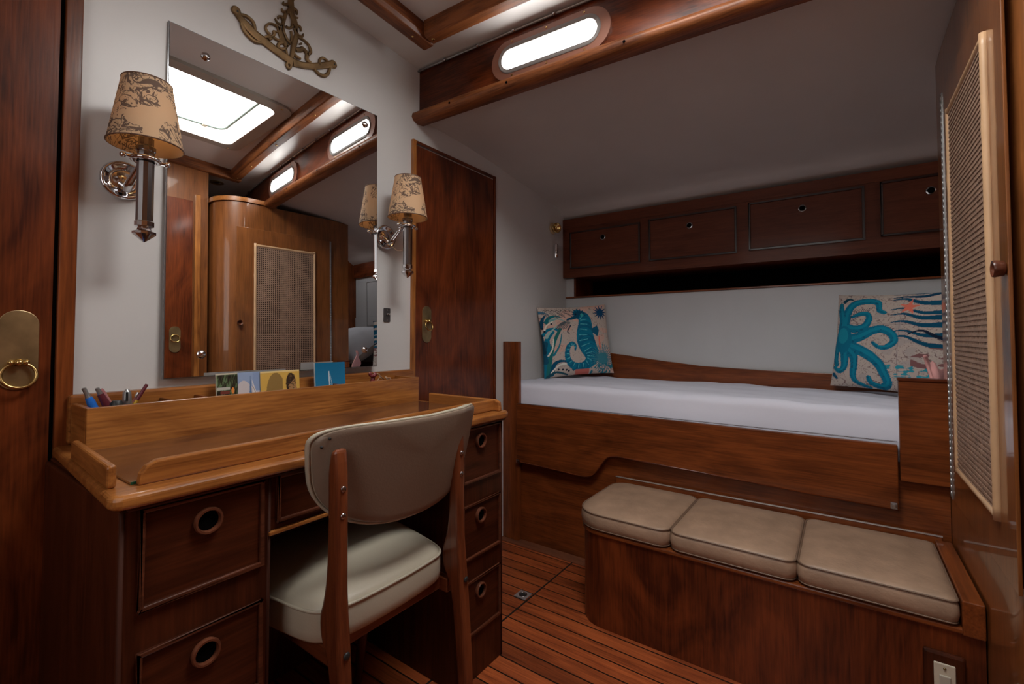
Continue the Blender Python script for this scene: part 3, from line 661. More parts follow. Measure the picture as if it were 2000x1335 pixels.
for pts, ws in (
    ([(720, 640), (790, 600), (860, 640), (940, 660)], .010), ([(780, 590), (810, 540), (800, 500), (860, 520)], [.012, .010, .008, .004]),
    ([(740, 560), (690, 500), (670, 430), (720, 380), (800, 390), (870, 440), (880, 490)], [.014, .009, .008, .008, .009, .012, .010]),
    ([(880, 430), (920, 560), (960, 660), (1020, 760)], [.018, .020, .020, .016]),
    ([(620, 610), (700, 590), (780, 600)], [.008, .010, .012]), ([(960, 680), (890, 700), (870, 750), (930, 790), (1000, 780)], [.012, .012, .010, .010, .012]),
    ([(960, 400), (960, 480), (1000, 590), (1040, 660), (1080, 700)], [.008, .008, .009, .010, .014]),
    ([(1080, 500), (1090, 580), (1070, 700)], .008), ([(1150, 460), (1170, 560), (1150, 640), (1120, 760), (1090, 940)], [.014, .014, .022, .020, .014]),
    ([(1030, 1000), (1020, 900), (1000, 780), (1040, 720)], [.012, .010, .008, .008]),
    ([(920, 400), (860, 360), (820, 290)], [.009, .007, .003]), ([(950, 330), (940, 270), (880, 260), (870, 300)], [.012, .010, .007, .004]),
    ([(940, 400), (970, 300), (1000, 210), (1060, 150)], [.012, .012, .012, .014]), ([(1010, 190), (950, 180), (930, 130)], [.010, .007, .003]),
    ([(1030, 60), (960, 60), (960, 20)], [.010, .008, .004]), ([(1080, -60), (1080, 60), (1090, 200), (1120, 320), (1120, 420)], [.020, .024, .022, .018, .020]),
    ([(1120, 120), (1170, 160), (1180, 230)], [.010, .009, .004]), ([(1110, 210), (1150, 270), (1195, 285)], [.010, .009, .004]),
    ([(1150, 300), (1170, 400), (1160, 500)], [.008, .012, .014]), ([(1170, 400), (1230, 430), (1245, 500)], [.010, .009, .004]),
    ([(1160, 480), (1200, 560), (1260, 590), (1280, 545)], [.008, .008, .008, .005]), ([(1000, 420), (1060, 450), (1120, 400)], .009),
    ([(1180, 590), (1280, 640), (1370, 730), (1400, 840), (1340, 880)], [.008, .009, .010, .012, .014]),
    ([(1160, 800), (1240, 800), (1270, 780), (1340, 860), (1340, 960), (1400, 1020)], [.016, .018, .014, .016, .014, .016]),
    ([(1130, 860), (1180, 920), (1240, 950)], [.010, .012, .008]), ([(1250, 700), (1220, 710)], [.008, .005]),
    ([(1040, 1000), (1010, 1040), (1045, 1110), (1080, 1060), (1050, 1010)], .010)):
    ribbon(sc, pts, [q * .82 for q in ws] if hasattr(ws, '__len__') else ws * .82, x1=W + .0075)
sc.ob('scrollwork', ORNM, orn, bevel=.0006)
# upper half of the ornament rises above the picture: plain shank with a ring
b = B(); c = zp2(1085, -60); b.box(W + .001, W + .008, c[0] - .008, c[0] + .008, c[1] - .01, c[1] + .06); b.torus((W + .006, c[0], c[1] + .078), .02, .004, (1, 0, 0)); b.ob('shank', ORNM, orn)
for q in ((200, 185), (1775, 1045)):
    y, z_ = zp2(*q); b = B(); b.lathe([(.003, 0), (.003, .001)], (W + .0085, y, z_), (1, 0, 0), 10); b.ob('screw', RUB, orn)

# ------------------------------------------------------------------ chair
CY = .705
chair = E('desk_chair', (-.95, CY, 0), 'teak framed chair with cream vinyl seat and curved back pulled to the desk', 'chair')
CW, BX = .236, -.752
def bk(s_, zz, off):                    # curved back surface: s across, off toward the desk
    lean = .24 * (zz - .715)
    x = BX - .085 * (abs(s_) / CW) ** 2.2 + lean; return (x - off, CY + .026 + s_ * 1.0, zz)
def bk_outline(k=1.0, n=64):
    pts = []
    for i in range(n):
        a = 2 * math.pi * i / n; c, s_ = math.cos(a), math.sin(a)
        if s_ >= 0: e = .32; x = abs(c) ** e * (1 if c > 0 else -1); z_ = abs(s_) ** e * .085
        else: x = abs(c) ** .80 * (1 if c > 0 else -1); z_ = -abs(s_) ** .75 * .138
        if s_ >= 0: x = x * (1)
        pts.append((x * CW * k * (1 - .55 * max(0, .80 - (.742 + z_ * k))), .742 + z_ * k))
    return pts
def bk_layer(k, off): return [bk(s_, zz, off) for s_, zz in bk_outline(k)]
def grid_cap(b, k, off, rev=False, bulge=0):
    steps = [k * f for f in (1, .93, .8, .6, .4, .2, .04)]
    b.loft([[bk(s_, zz, off + bulge * (1 - (kk / k) ** 2)) for s_, zz in bk_outline(kk)] for kk in steps])
b = B(); b.loft([bk_layer(k, o_) for k, o_ in ((.04, .0), (.2, 0), (.4, .0), (.6, 0), (.75, .0), (.87, 0), (.955, .0), (.985, .002), (.99, .008), (.97, .011), (.5, .011), (.04, .011))]); b.ob('back_panel', BACKV, chair, smooth=True, auto=50)
b = B(); b.loft([bk_layer(k, o_) for k, o_ in ((.04, .012), (.5, .012), (.98, .012), (1.005, .014), (1.010, .020), (.998, .029), (.95, .034), (.8, .037), (.5, .039), (.2, .040), (.04, .040))]); b.ob('back_cushion', CREAM, chair, smooth=True)
b = B(); b.tube([Vector(p) for p in bk_layer(1.006, .0115)], .0032, 8, closed=True); b.ob('back_piping', CREAM, chair, smooth=True)
b = B()
for s_, zz in ((-.212, .806), (-.222, .79)): b = B(); b.sphere(bk(s_, zz, -.0005), .003); b.ob('tack', RUB, chair)
# seat
sx0, sx1 = -1.20, -.800
def seat_outline(k=1.0, dy=0):
    base = [(sx1 - .012, -.155), (sx1, -.10), (sx1 + .004, 0), (sx1, .09), (sx1 - .010, .140), (sx1 - .045, .165), (-.93, .185), (-1.05, .205), (-1.15, .205), (-1.20, .17), (-1.215, 0), (-1.20, -.17), (-1.15, -.205), (-1.05, -.205), (-.93, -.195), (sx1 - .045, -.180)]
    base = smooth_line(base + [base[0]], 4)[:-1]
    cx = -1.0
    return [(cx + (x - cx) * k, CY - .015 + y * k) for x, y in base]
b = B(); rings = []
for k, z_ in ((.85, .405), (.97, .408), (.995, .415), (1.0, .430), (1.0, .460), (.99, .470), (.975, .476), (.93, .484), (.80, .495), (.6, .504), (.35, .509), (.05, .510)):
    rings.append([(x, y, z_) for x, y in seat_outline(k)])
b.loft(rings); b.ob('seat', CREAM, chair, smooth=True)
b = B(); b.tube([(x, y, .471) for x, y in seat_outline(.998)], .0032, 8, closed=True); b.ob('seat_piping', CREAM, chair, smooth=True)
# rear legs: shaped planks
def leg_prof():
    f = [(-.772, .790), (-.766, .74), (-.764, .62), (-.762, .52), (-.752, .42), (-.742, .30), (-.733, .15), (-.726, 0)]
    r = [(-.752, 0), (-.764, .15), (-.776, .28), (-.786, .36), (-.798, .405), (-.815, .435), (-.818, .472), (-.808, .505), (-.798, .56), (-.795, .66), (-.797, .74), (-.788, .785)]
    return f, r
f, r = leg_prof()
LP = smooth_line(f[::-1], 3) + smooth_line(r[::-1], 3)
for yl in (.528, .858):
    b = B(); b.prism(LP, 'y', yl - .014, yl + .014); lg = b.ob('rear_leg', LEGW['z'], chair, bevel=.009, seg=3)
    for zz in (.715, .665): bb_ = B(); bb_.sphere((-.764, yl, zz), .0058, (.45, 1, 1)); bb_.ob('screw', DULL, lg, smooth=True)
    bb_ = B(); bb_.sphere((-.749, yl, .415), .007, (.5, 1, 1)); bb_.ob('bolt', RUB, lg, smooth=True)
for yl in (CY - .18, CY + .15):
    b = B(); b.tube([(-1.10, yl, .41), (-1.13, yl, .2), (-1.16, yl, 0.002)], [.017, .015, .011], 14); b.ob('front_leg', LEGW['z'], chair, smooth=True)
    b = B(); b.box(-1.12, -.80, yl - .010 + (.012 if yl < CY else 0), yl + .010, .372, .406); b.ob('seat_rail', LEGW['x'], chair, bevel=.003)
b = B(); b.box(-.85, -.825, .528, .858, .375, .405); b.ob('cross_rail', LEGW['y'], chair, bevel=.003)
b = B(); b.box(-1.115, -1.09, CY - .18, CY + .15, .375, .405); b.ob('cross_rail', LEGW['y'], chair, bevel=.003)

# ------------------------------------------------------------------ berth
berth = E('berth', (-.5, 2.2, 0), 'built-in mahogany bunk base with wavy hanging lee board along the far wall', 'bunk')
b = B(); b.prism([(W + .001, 1.905), (XC - .001, 1.905), (XC - .001, 1.975), (1.04, 1.975), (1.04, 2.538), (W + .001, 2.538)], 'z', .004, .60); b.ob('bunk_base', BERTH['x'], berth)
b = B(); b.box(W + .001, -1.304, 1.880, 1.904, .004, .975); b.ob('end_post', BERTH['z'], berth, bevel=.002)
zs = [(-1.312, .672), (-1.312, .388), (-1.05, .380), (-.96, .376), (-.925, .380), (-.895, .398), (-.86, .445), (-.83, .478), (-.79, .487), (.1325, .460), (.1325, .663)]
pts = [zs[0], zs[1]] + smooth_line(zs[2:9], 5) + zs[9:]
b = B(); b.prism(pts, 'y', 1.872, 1.889); lee = b.ob('lee_board', BERTH['x'], berth, bevel=.003)
low = smooth_line(zs[1:9], 5) + [zs[9]]
b = B(); b.tube([(x, 1.874, z_ + .003) for x, z_ in low], .0035, 8); b.ob('edge_bead', MAHO['x'], lee, smooth=True)
for x, z_ in ((-1.30, .392), (.120, .476)):
    b = B(); b.box(x - .009, x + .009, 1.866, 1.873, z_ - .010, z_ + .010); b.box(x - .005, x + .005, 1.862, 1.867, z_ - .006, z_ + .006); b.ob('catch', DULL, lee, bevel=.0015)
b = B(); b.box(-1.31, .1325, 1.8735, 1.8875, .672, .6735); b.ob('edge_strip', DULL, lee)
b = B(); b.box(.138, XC - .002, 1.880, 1.904, .553, .862); fb = b.ob('foot_board', BERTH['x'], berth, bevel=.002)
b = B(); b.box(.136, XC - .002, 1.876, 1.908, .862, .872); b.ob('board_cap', MAHO['x'], fb, bevel=.002)
# back board behind the mattress
k = [(-1.395, .915), (-1.2, .915), (-1.0, .893), (-.8, .868), (-.6, .848), (-.45, .842), (-.3, .838), (-.1, .835), (.1, .833), (1.0, .83)]
b = B(); b.prism([(-1.395, .60), *k, (1.0, .60)], 'y', 2.520, 2.538); b.ob('back_board', BERTH['x'], berth, bevel=.002)

# mattress
mt = E('mattress', (-.5, 2.2, .601), 'white sheeted mattress lying in the bunk', 'mattress')
nx, ny = 120, 34
b = B(); X0, X1, Y0, Y1 = W + .006, 1.0, 1.915, 2.515
def ztop(x, y): return .768 + .006 * math.sin(3.1 * x + 1) * math.sin(5 * y) + .003 * math.sin(17 * x + 6 * y) * math.sin(9 * x - 21 * y) + .0022 * math.sin(41 * y + 5 * math.sin(6 * x)) * math.sin(7 * x) + .0015 * math.sin(63 * y + 9 * x)
def prof(y):                                  # rounded long edges
    d = min(y - Y0, Y1 - y); r = .035
    return 0 if d > r else -(r - math.sqrt(max(0, r * r - (r - d) ** 2)))
yy = [Y0 + .035 * (1 - math.cos(a)) for a in np.linspace(0, math.pi / 2, 7)] + list(np.linspace(Y0 + .05, Y1 - .05, 22)) + [Y1 - .035 * (1 - math.cos(a)) for a in np.linspace(math.pi / 2, 0, 7)]
xx = np.linspace(X0, X1, nx)
rows = []
for x in xx:
    y_in = Y0 if x < .13 else (Y0 + .0 if x < XC - .02 else 2.0)
    f_ = (Y1 - y_in) / (Y1 - Y0)
    top = [(x, Y1 - (Y1 - y) * f_, ztop(x, y) + prof(y)) for y in yy]
    fr = [(x, y_in - .004 * math.sin(9 * x) * math.sin(t * 3.1) - .008 * math.sin(t * 3.14), .603 + (top[0][2] - .603) * t) for t in (0, .2, .4, .6, .8)]
    rows.append(fr + top + [(x, Y1, .603)])
b.loft(rows); b.ob('fitted_sheet', SHEET, mt, smooth=True, auto=60)

# ------------------------------------------------------------------ overhead locker
LX1 = .44; LY = 2.500
lk = E('overhead_locker', (-.5, 2.65, 1.24), 'row of panelled overhead lockers above the bunk with open shelf below', 'cabinet')
b = B(); b.prism([(W + .001, LY), (LX1, LY), (LX1, 2.795), (W + .001, 2.795)], 'z', 1.358, 1.70)
b.ob('locker_body', LOCK['x'], lk)
b = B()
def ztl(x): return 1.718
vs = [(W + .001, 1.66), (LX1, 1.66), (LX1, 1.706), (W + .001, 1.719)]
b.prism(vs, 'y', LY - .002, LY + .02); b.ob('locker_face', LOCK['x'], lk)
b = B(); b.box(W + .001, LX1, LY + .002, 2.795, 1.700, 1.7015); b.ob('locker_top', LOCK['x'], lk)
b = B(); b.box(W + .001, LX1, 2.530, 2.795, 1.236, 1.245); b.ob('shelf_board', BERTH['x'], lk, bevel=.002)
b = B(); b.box(-1.345, LX1, 2.78, 2.795, 1.245, 1.358); b.ob('shelf_back', DARK, lk)  # back painted near-black for the shade in the open shelf
b = B(); b.box(-1.345, -1.332, 2.541, 2.78, 1.245, 1.358); b.ob('shelf_end', MAHO['z'], lk)
b = B(); b.box(LX1 - .012, LX1, 2.54, 2.78, 1.245, 1.358); b.ob('shelf_end', MAHO['z'], lk)
LMLD = plain('dark locker moulding', (.028, .009, .006), .3, coat=.4)
def lock_door(x0, x1, xh, z0=1.422, z1=1.642, zh=1.58):
    b = B(); b.box(x0, x1, LY - .004, LY - .0005, z0, z1); d = b.ob('locker_door', LOCK['x'], lk)
    f = B(); t = .008
    for a in ((x0, x1, z0, z0 + t), (x0, x1, z1 - t, z1), (x0, x0 + t, z0, z1), (x1 - t, x1, z0, z1)): f.box(a[0], a[1], LY - .010, LY - .002, a[2], a[3])
    f.ob('door_moulding', LMLD, d, bevel=.002)
    f = B(); f.lathe([(.016, 0), (.016, .003), (.012, .004), (.0115, .0005)], (xh, LY - .004, zh), (0, -1, 0), 22, cap=False); f.ob('finger_ring', GUN, d, smooth=True, auto=40)
    f = B(); f.lathe([(.0115, 0), (.0115, .001)], (xh, LY - .004, zh), (0, -1, 0), 18); f.ob('finger_hole_shadow', DARK, d)  # dark disc painted as the shade inside the finger ring
lock_door(-1.346, -.910, -1.131, 1.412, 1.634); lock_door(-.858, -.420, -.643, 1.414, 1.642); lock_door(-.364, .084, -.142, 1.418, 1.648, 1.589); lock_door(.140, .41, .30, 1.424, 1.654, 1.59)

# beyond the wardrobe, only seen in the mirror: dark band and pale locker panel on the far wall
b = B(); b.box(LX1 + .005, 1.04, 2.52, 2.54, 1.60, 1.73); ST(b.ob('trim_10', MAHO['x']))
b = B(); b.box(LX1 + .005, 1.04, 2.54, 2.60, 1.236, 1.76); ST(b.ob('wall_far_end', BPAINT))
b = B()
for a in ((.62, .624, 1.15, 1.55), (.86, .864, 1.15, 1.55), (.62, .864, 1.15, 1.154), (.62, .864, 1.546, 1.55)): b.box(a[0], a[1], 2.537, 2.540, a[2], a[3])
ST(b.ob('trim_11', plain('panel line', (.2, .19, .18), .6)))

# ------------------------------------------------------------------ bench with three seat cushions
bench = E('bench', (-.3, 1.7, 0), 'low curved-end mahogany bench built against the front of the bunk', 'bench')
BY0, BY1 = 1.490, 1.897
def bench_outline(o_=0, x1=XC - .003, back=BY1):
    r = .10 - o_; pts = []
    for k_ in range(11):
        a = math.pi + math.pi / 2 * k_ / 10; pts.append((-.795 + o_ + r + r * math.cos(a), BY0 + o_ + r + r * math.sin(a)))
    return [(-.795 + o_, back)] + pts + [(x1, BY0 + o_), (x1, back)]
b = B(); b.prism(bench_outline(.006), 'z', .0, .312); b.ob('bench_box', MAHO['z'], bench, smooth=True, auto=30)
b = B(); b.prism(bench_outline(0), 'z', .312, .326); b.ob('bench_top', BERTH['x'], bench, bevel=.004)
b = B(); b.box(-.80, .232, 1.884, 1.8985, .326, .403); b.ob('back_strip', BERTH['x'], bench, bevel=.003)
b = B(); b.box(-.80, .232, 1.882, 1.888, .4015, .405); b.ob('back_strip_edge', SILV, bench)
b = B(); b.box(.213, XC - .003, BY0 - .004, 1.883, .312, .392); b.ob('arm_block', BERTH['y'], bench, bevel=.003)
b = B(); b.box(-.812, -.795, 1.70, 1.73, .09, .155); b.box(-.818, -.812, 1.705, 1.725, .10, .145); b.ob('bench_latch', OLDBRASS, bench, bevel=.002)
def cushion(poly, label):
    cx = sum(p[0] for p in poly) / len(poly); cy = sum(p[1] for p in poly) / len(poly)
    o = E('seat_cushion', (cx, cy, .326), label, 'cushion', 'tan seat cushions on the bench')
    def rg(ins, z_):
        out = []; n = len(poly)
        hx = (max(p[0] for p in poly) - min(p[0] for p in poly)) / 2; hy = (max(p[1] for p in poly) - min(p[1] for p in poly)) / 2
        for x, y in poly: out.append((cx + (x - cx) * max(.02, 1 - ins / hx), cy + (y - cy) * max(.02, 1 - ins / hy), z_))
        return out
    b = B(); b.loft([rg(i_, z_) for i_, z_ in ((.04, .3265), (.006, .328), (.0, .337), (-.003, .352), (-.002, .370), (.001, .381), (.005, .386), (.016, .390), (.04, .394), (.08, .397), (.13, .398), (.40, .398))])
    b.ob('cushion_body', TAN, o, smooth=True)
    b = B(); b.tube(rg(.0005, .383), .0026, 6, closed=True); b.tube(rg(.001, .333), .0022, 6, closed=True); b.ob('piping', TANP, o, smooth=True)
def rpoly(x0, x1, y0, y1, rs, shear=0, n=6):          # corner radii: front-right, back-right, back-left, front-left
    pts = []
    for (cx, cy, sx, sy, a0), r in zip(((x1, y0, -1, 1, 270), (x1, y1, -1, -1, 0), (x0, y1, 1, -1, 90), (x0, y0, 1, 1, 180)), rs):
        for k_ in range(n + 1):
            a = R(a0 + 90 * k_ / n); pts.append((cx + sx * r + r * math.cos(a), cy + sy * r + r * math.sin(a)))
    out = []                                          # even out long sides so that the dome shades smoothly
    for i in range(len(pts)):
        p = Vector(pts[i]); q = Vector(pts[(i + 1) % len(pts)]); m = max(1, int((q - p).length / .04))
        for k_ in range(m): out.append(tuple(p.lerp(q, k_ / m)))
    return out
cushion(rpoly(-.797, -.462, BY0 - .002, 1.878, (.035, .035, .06, .10)), 'tan leather seat cushion at the rounded left end of the bench')
cushion(rpoly(-.458, -.116, BY0 - .002, 1.878, (.03, .03, .03, .035)), 'tan leather seat cushion in the middle of the bench')
cushion(rpoly(-.112, .209, BY0 - .002, 1.878, (.018, .018, .03, .03)), 'tan leather seat cushion at the wardrobe end of the bench')
# outlet low on the bench front
out = E('power_outlet', (.179, BY0, .18), 'wood framed ivory socket plate low on the bench front by the wardrobe', 'power outlet')
b = B(); b.box(.142, .216, BY0 - .010, BY0 + .0055, .15, .262); b.ob('outlet_frame', DESK['z'], out, bevel=.006)
b = B(); b.box(.160, .198, BY0 - .014, BY0 - .009, .165, .240); b.ob('cover_plate', WHITEPL, out, bevel=.002)
b = B(); b.box(.169, .189, BY0 - .018, BY0 - .013, .178, .215); b.ob('socket', plain('aged white plastic', (.5, .46, .38), .4), out, bevel=.002)
b = B(); b.sphere((.179, BY0 - .014, .230), .003); b.ob('screw', OLDBRASS, out)

# ------------------------------------------------------------------ wardrobe
ward = E('wardrobe', (.6, 1.55, 0), 'glossy veneered wardrobe with rounded corner and cane panelled door at right', 'wardrobe')
rC = .15; Yn = 1.135; Yf = 1.970
ol = [(XC, Yf)] + [(XC, y) for y in np.linspace(Yf, Yn + rC, 12)[1:]]
for k_ in range(1, 13):
    a = math.pi + math.pi / 2 * k_ / 12; ol.append((XC + rC + rC * math.cos(a), Yn + rC + rC * math.sin(a)))
ol += [(XR - .001 if False else .60, Yn), (1.045, Yn), (1.045, 1.5), (1.045, 1.75), (1.045, Yf), (.65, Yf)]
def wz(x, y): return min(1.872, deck_z(x, y) - .003) if y > 1.33 else 1.872
b = B(); b.loft([[(x, y, .0) for x, y in ol], [(x, y, wz(x, y)) for x, y in ol]]); b.ob('carcass', WARD['z'], ward, smooth=True, auto=30)
face = [p for p in ol if p[0] <= XC + rC + .001 and p[1] < 1.45]; face = [(XC, 1.45)] + face + [(.60, Yn), (1.0, Yn)]
def off2(pts, o_):
    res = []
    for i, p in enumerate(pts):
        a = Vector(pts[max(0, i - 1)]); c = Vector(pts[min(len(pts) - 1, i + 1)]); d = (c - a).normalized(); n = Vector((d.y, -d.x)); res.append(Vector(p) + n * o_)
    return res
oo = off2(face, -.012) if off2(face, -.012)[0].x < XC else off2(face, .012); ii = face
b = B(); b.loft([[(a.x, a.y, 1.874), (a.x, a.y, 1.900), (c[0] + .02, c[1] + .012, 1.906), (c[0] + .02, c[1] + .012, 1.874)] for a, c in zip(oo, ii)]); b.ob('top_rim', WARM['y'], ward, smooth=True, auto=50)
WD0, WD1, WZ0, WZ1 = 1.215, 1.822, .535, 1.715
b = B(); b.box(XC - .0065, XC - .0005, WD0, WD1, WZ0, WZ1); wd = b.ob('door', WARD['z'], ward, bevel=.0015)
b = B(); b.box(XC - .0085, XC - .0005, WD1 - .001, WD1 + .010, WZ0, WZ1); hg = b.ob('piano_hinge', STEEL, ward)
b = B()
for z_ in np.arange(WZ0 + .005, WZ1 - .01, .018): b.tube([(XC - .0088, WD1 + .0045, z_), (XC - .0088, WD1 + .0045, z_ + .0168)], (.0024), 8)
b.ob('hinge_knuckles', STEEL, hg, smooth=True)
CY0, CY1, CZ0, CZ1 = 1.328, 1.700, .650, 1.605
b = B(); b.box(XC - .0085, XC - .006, CY0, CY1, CZ0, CZ1); b.ob('cane_backing', CANEB, wd)
b = B(); p = .0122
for k_ in range(int((CY1 - CY0) / p) + 1): y = CY0 + k_ * p; b.box(XC - .0112, XC - .0098, y - .0029, y + .0029, CZ0, CZ1)
for k_ in range(int((CZ1 - CZ0) / p) + 1): z_ = CZ0 + k_ * p; b.box(XC - .0125, XC - .0113, CY0, CY1, z_ - .0029, z_ + .0029)
b.ob('woven_cane', CANE, wd)
fr_ = [(('y0'), [(XC - .0095, CY0 - .006, CZ0 - .016), (XC - .0095, CY0 - .006, CZ1 + .018)]), ('y1', [(XC - .0095, CY1 + .006, CZ0 - .012), (XC - .0095, CY1 + .006, CZ1 + .016)]),
       ('z0', [(XC - .0095, CY0 - .006, CZ0 - .006), (XC - .0095, CY1 + .006, CZ0 - .006)]), ('z1', [(XC - .0095, CY0 - .006, CZ1 + .006), (XC - .0095, CY1 + .006, CZ1 + .006)])]
for nm, (a, c) in fr_:
    a = Vector(a); c = Vector(c); n = 40; pts = [a.lerp(c, i / n) for i in range(n + 1)]
    rr = [.0078 + (.0009 if i % 13 == 6 else 0) for i in range(n + 1)]
    b = B(); b.tube(pts, rr, 12); b.ob('rattan_edge', BAMB, wd, smooth=True)
b = B(); b.lathe([(.011, 0), (.0145, .003), (.015, .008), (.0165, .015), (.0150, .018), (.011, .016), (.009, .008), (.001, .007)], (XC - .0065, 1.232, 1.127), (-1, 0, 0), 26); b.ob('door_pull', PULL, wd, smooth=True, auto=60)


# ------------------------------------------------------------------ pillows
def pillow(name, w_, h_, th, paint, label, loc, yaw, lean, roll=0, n=190, group='printed sea creature pillows on the bunk', sag=0):
    U, V = np.meshgrid(np.linspace(0, 1, n), np.linspace(0, 1, n))          # V 0 = top
    a = 1 - np.abs(2 * U - 1) ** 2.6; c = 1 - np.abs(2 * V - 1) ** 2.6; t = th * np.maximum(0, a * c) ** .55
    pin = .045
    X = (U - .5) * w_ * (1 - pin * (1 - (2 * V - 1) ** 2)); Z = h_ / 2 - (V - .5) * h_ * (1 - pin * (1 - (2 * U - 1) ** 2))
    wr = .0022 * np.sin(23 * U + 9 * V) * np.sin(17 * V - 6 * U) * a * c
    verts = []; faces = []
    for s_ in (-1, 1):
        verts += [(float(X[j, i]), float(s_ * t[j, i] / 2 + wr[j, i]), float(Z[j, i])) for j in range(n) for i in range(n)]
    for s_ in range(2):
        o_ = s_ * n * n
        for j in range(n - 1):
            for i in range(n - 1):
                q = (o_ + j * n + i, o_ + j * n + i + 1, o_ + (j + 1) * n + i + 1, o_ + (j + 1) * n + i); faces.append(q[::-1] if s_ == 0 else q)
    C = np.zeros((n, n, 3)); paint(C, U, V)
    C = np.concatenate([C.reshape(-1, 3), np.tile(s2l(178, 160, 146), (n * n, 1))])
    me = bpy.data.meshes.new(name); me.from_pydata(verts, [], faces); me.materials.append(PRINT); setcols(me, C)
    me.polygons.foreach_set('use_smooth', [True] * len(me.polygons)); me.update()
    o = bpy.data.objects.new(name, me); COL.objects.link(o)
    o.matrix_world = Matrix.Translation(loc) @ Matrix.Rotation(yaw, 4, 'Z') @ Matrix.Rotation(-lean, 4, 'X') @ Matrix.Rotation(roll, 4, 'Y')
    T(o, label, 'pillow'); return o
TEAL, TEAL2, DTEAL, NAVY, CORAL, BASEC = s2l(8, 116, 146), s2l(50, 150, 168), s2l(4, 78, 108), s2l(20, 36, 58), s2l(232, 124, 104), s2l(192, 178, 168)
def p_octo(C, U, V):
    C[:] = BASEC; n = noise2(U, V, 55, 11); C[np.abs(n) < .028] = s2l(120, 96, 96); n2 = noise2(U, V, 24, 12); C[(n2 > .32)] = s2l(180, 168, 162)
    def Z(p):
        x, y = p; v = (y - 110) / 1060; xl = 285 - 175 * v; return ((x - xl) / 1500, v)
    g = lambda *P: [Z(p) for p in P]
    C[(np.abs(U - .58) < .0025) | (np.abs(V - .33) < .0025)] = s2l(150, 136, 138); C[np.abs(noise2(U, V, 90, 13)) < .02] = s2l(158, 140, 136)
    # sea plants streaming from the upper right
    for y0, y1, w0 in ((165, 100, .020), (190, 230, .026), (300, 330, .02), (360, 380, .026), (440, 455, .028), (540, 560, .022), (600, 680, .026), (120, 60, .02)):
        stroke(C, U, V, g((1000, y0 + 0), (1150, y0 - 15), (1350, (y0 + y1) / 2 + 20), (1600, y1), (1900, y1 + 20)), .003, w0 * 1.35, DTEAL if y0 % 2 == 0 else s2l(6, 62, 92))
    stroke(C, U, V, g((1180, 565), (1330, 520), (1500, 590), (1800, 640)), .004, .022, NAVY)
    for k_ in range(9): stroke(C, U, V, g((480 + k_ * 26, 440 - k_ * 12), (520 + k_ * 34, 300 - k_ * 4)), .004, .002, s2l(70, 70, 90), False)
    C[(noise2(U, V, 70, 14) > .1) & (V > .74) & (V < .86) & (U > .5) & (U < .8)] = TEAL2
    C[(noise2(U, V, 45, 15) > .15) & (V > .55) & (V < .75) & (U > .68)] = s2l(130, 90, 90)
    A = [([(360, 520), (370, 420), (345, 320), (345, 240)], .045, .018), ([(400, 480), (440, 340), (540, 230), (700, 195), (840, 215), (870, 300), (930, 330)], .040, .014),
         ([(440, 500), (560, 520), (690, 480), (745, 390), (700, 340), (600, 350), (520, 380)], .036, .012),
         ([(440, 640), (600, 610), (760, 540), (900, 515), (1010, 570), (1020, 650), (930, 710), (840, 710), (775, 665)], .046, .012),
         ([(420, 700), (560, 740), (700, 800), (810, 880), (860, 980), (880, 1090), (800, 1140), (690, 1110), (670, 1050)], .050, .016),
         ([(440, 760), (510, 830), (505, 930), (470, 1040), (500, 1110), (640, 1160)], .040, .012), ([(380, 760), (375, 880), (350, 960), (280, 1000), (200, 960)], .040, .014),
         ([(300, 680), (240, 760), (225, 870), (240, 930)], .042, .020)]
    for pts, w0, w1 in A: stroke(C, U, V, g(*pts), w0 * 1.18, w1 * 1.3, TEAL)
    for pts, w0, w1 in A: stroke(C, U, V, [(u + .006, v - .01) for u, v in g(*pts)], w0 * .45, w1 * .3, s2l(14, 136, 162))
    k_ = (noise2(U, V, 80, 17) > .25) & (np.abs(C - TEAL).sum(-1) < 1e-4); C[k_] = s2l(10, 96, 126)
    c0 = Z((370, 640)); C[np.hypot((U - c0[0]) / .085, (V - c0[1]) / .15) < 1] = TEAL; C[np.hypot((U - c0[0] + .01) / .055, (V - c0[1] + .04) / .085) < 1] = s2l(24, 144, 168)
    stroke(C, U, V, g((400, 200), (450, 170), (510, 175)), .02, .008, s2l(20, 70, 90)); stroke(C, U, V, g((180, 1040), (230, 1080)), .02, .012, DTEAL)
    sx, sy = Z((1200, 270)); st = []
    for k_ in range(10):
        a = -math.pi / 2 + k_ * math.pi / 5 + .1; r_ = (.085 if k_ % 2 == 0 else .030); st.append((sx + r_ * math.cos(a) * .95, sy + r_ * math.sin(a)))
    C[inpoly(U, V, st)] = CORAL
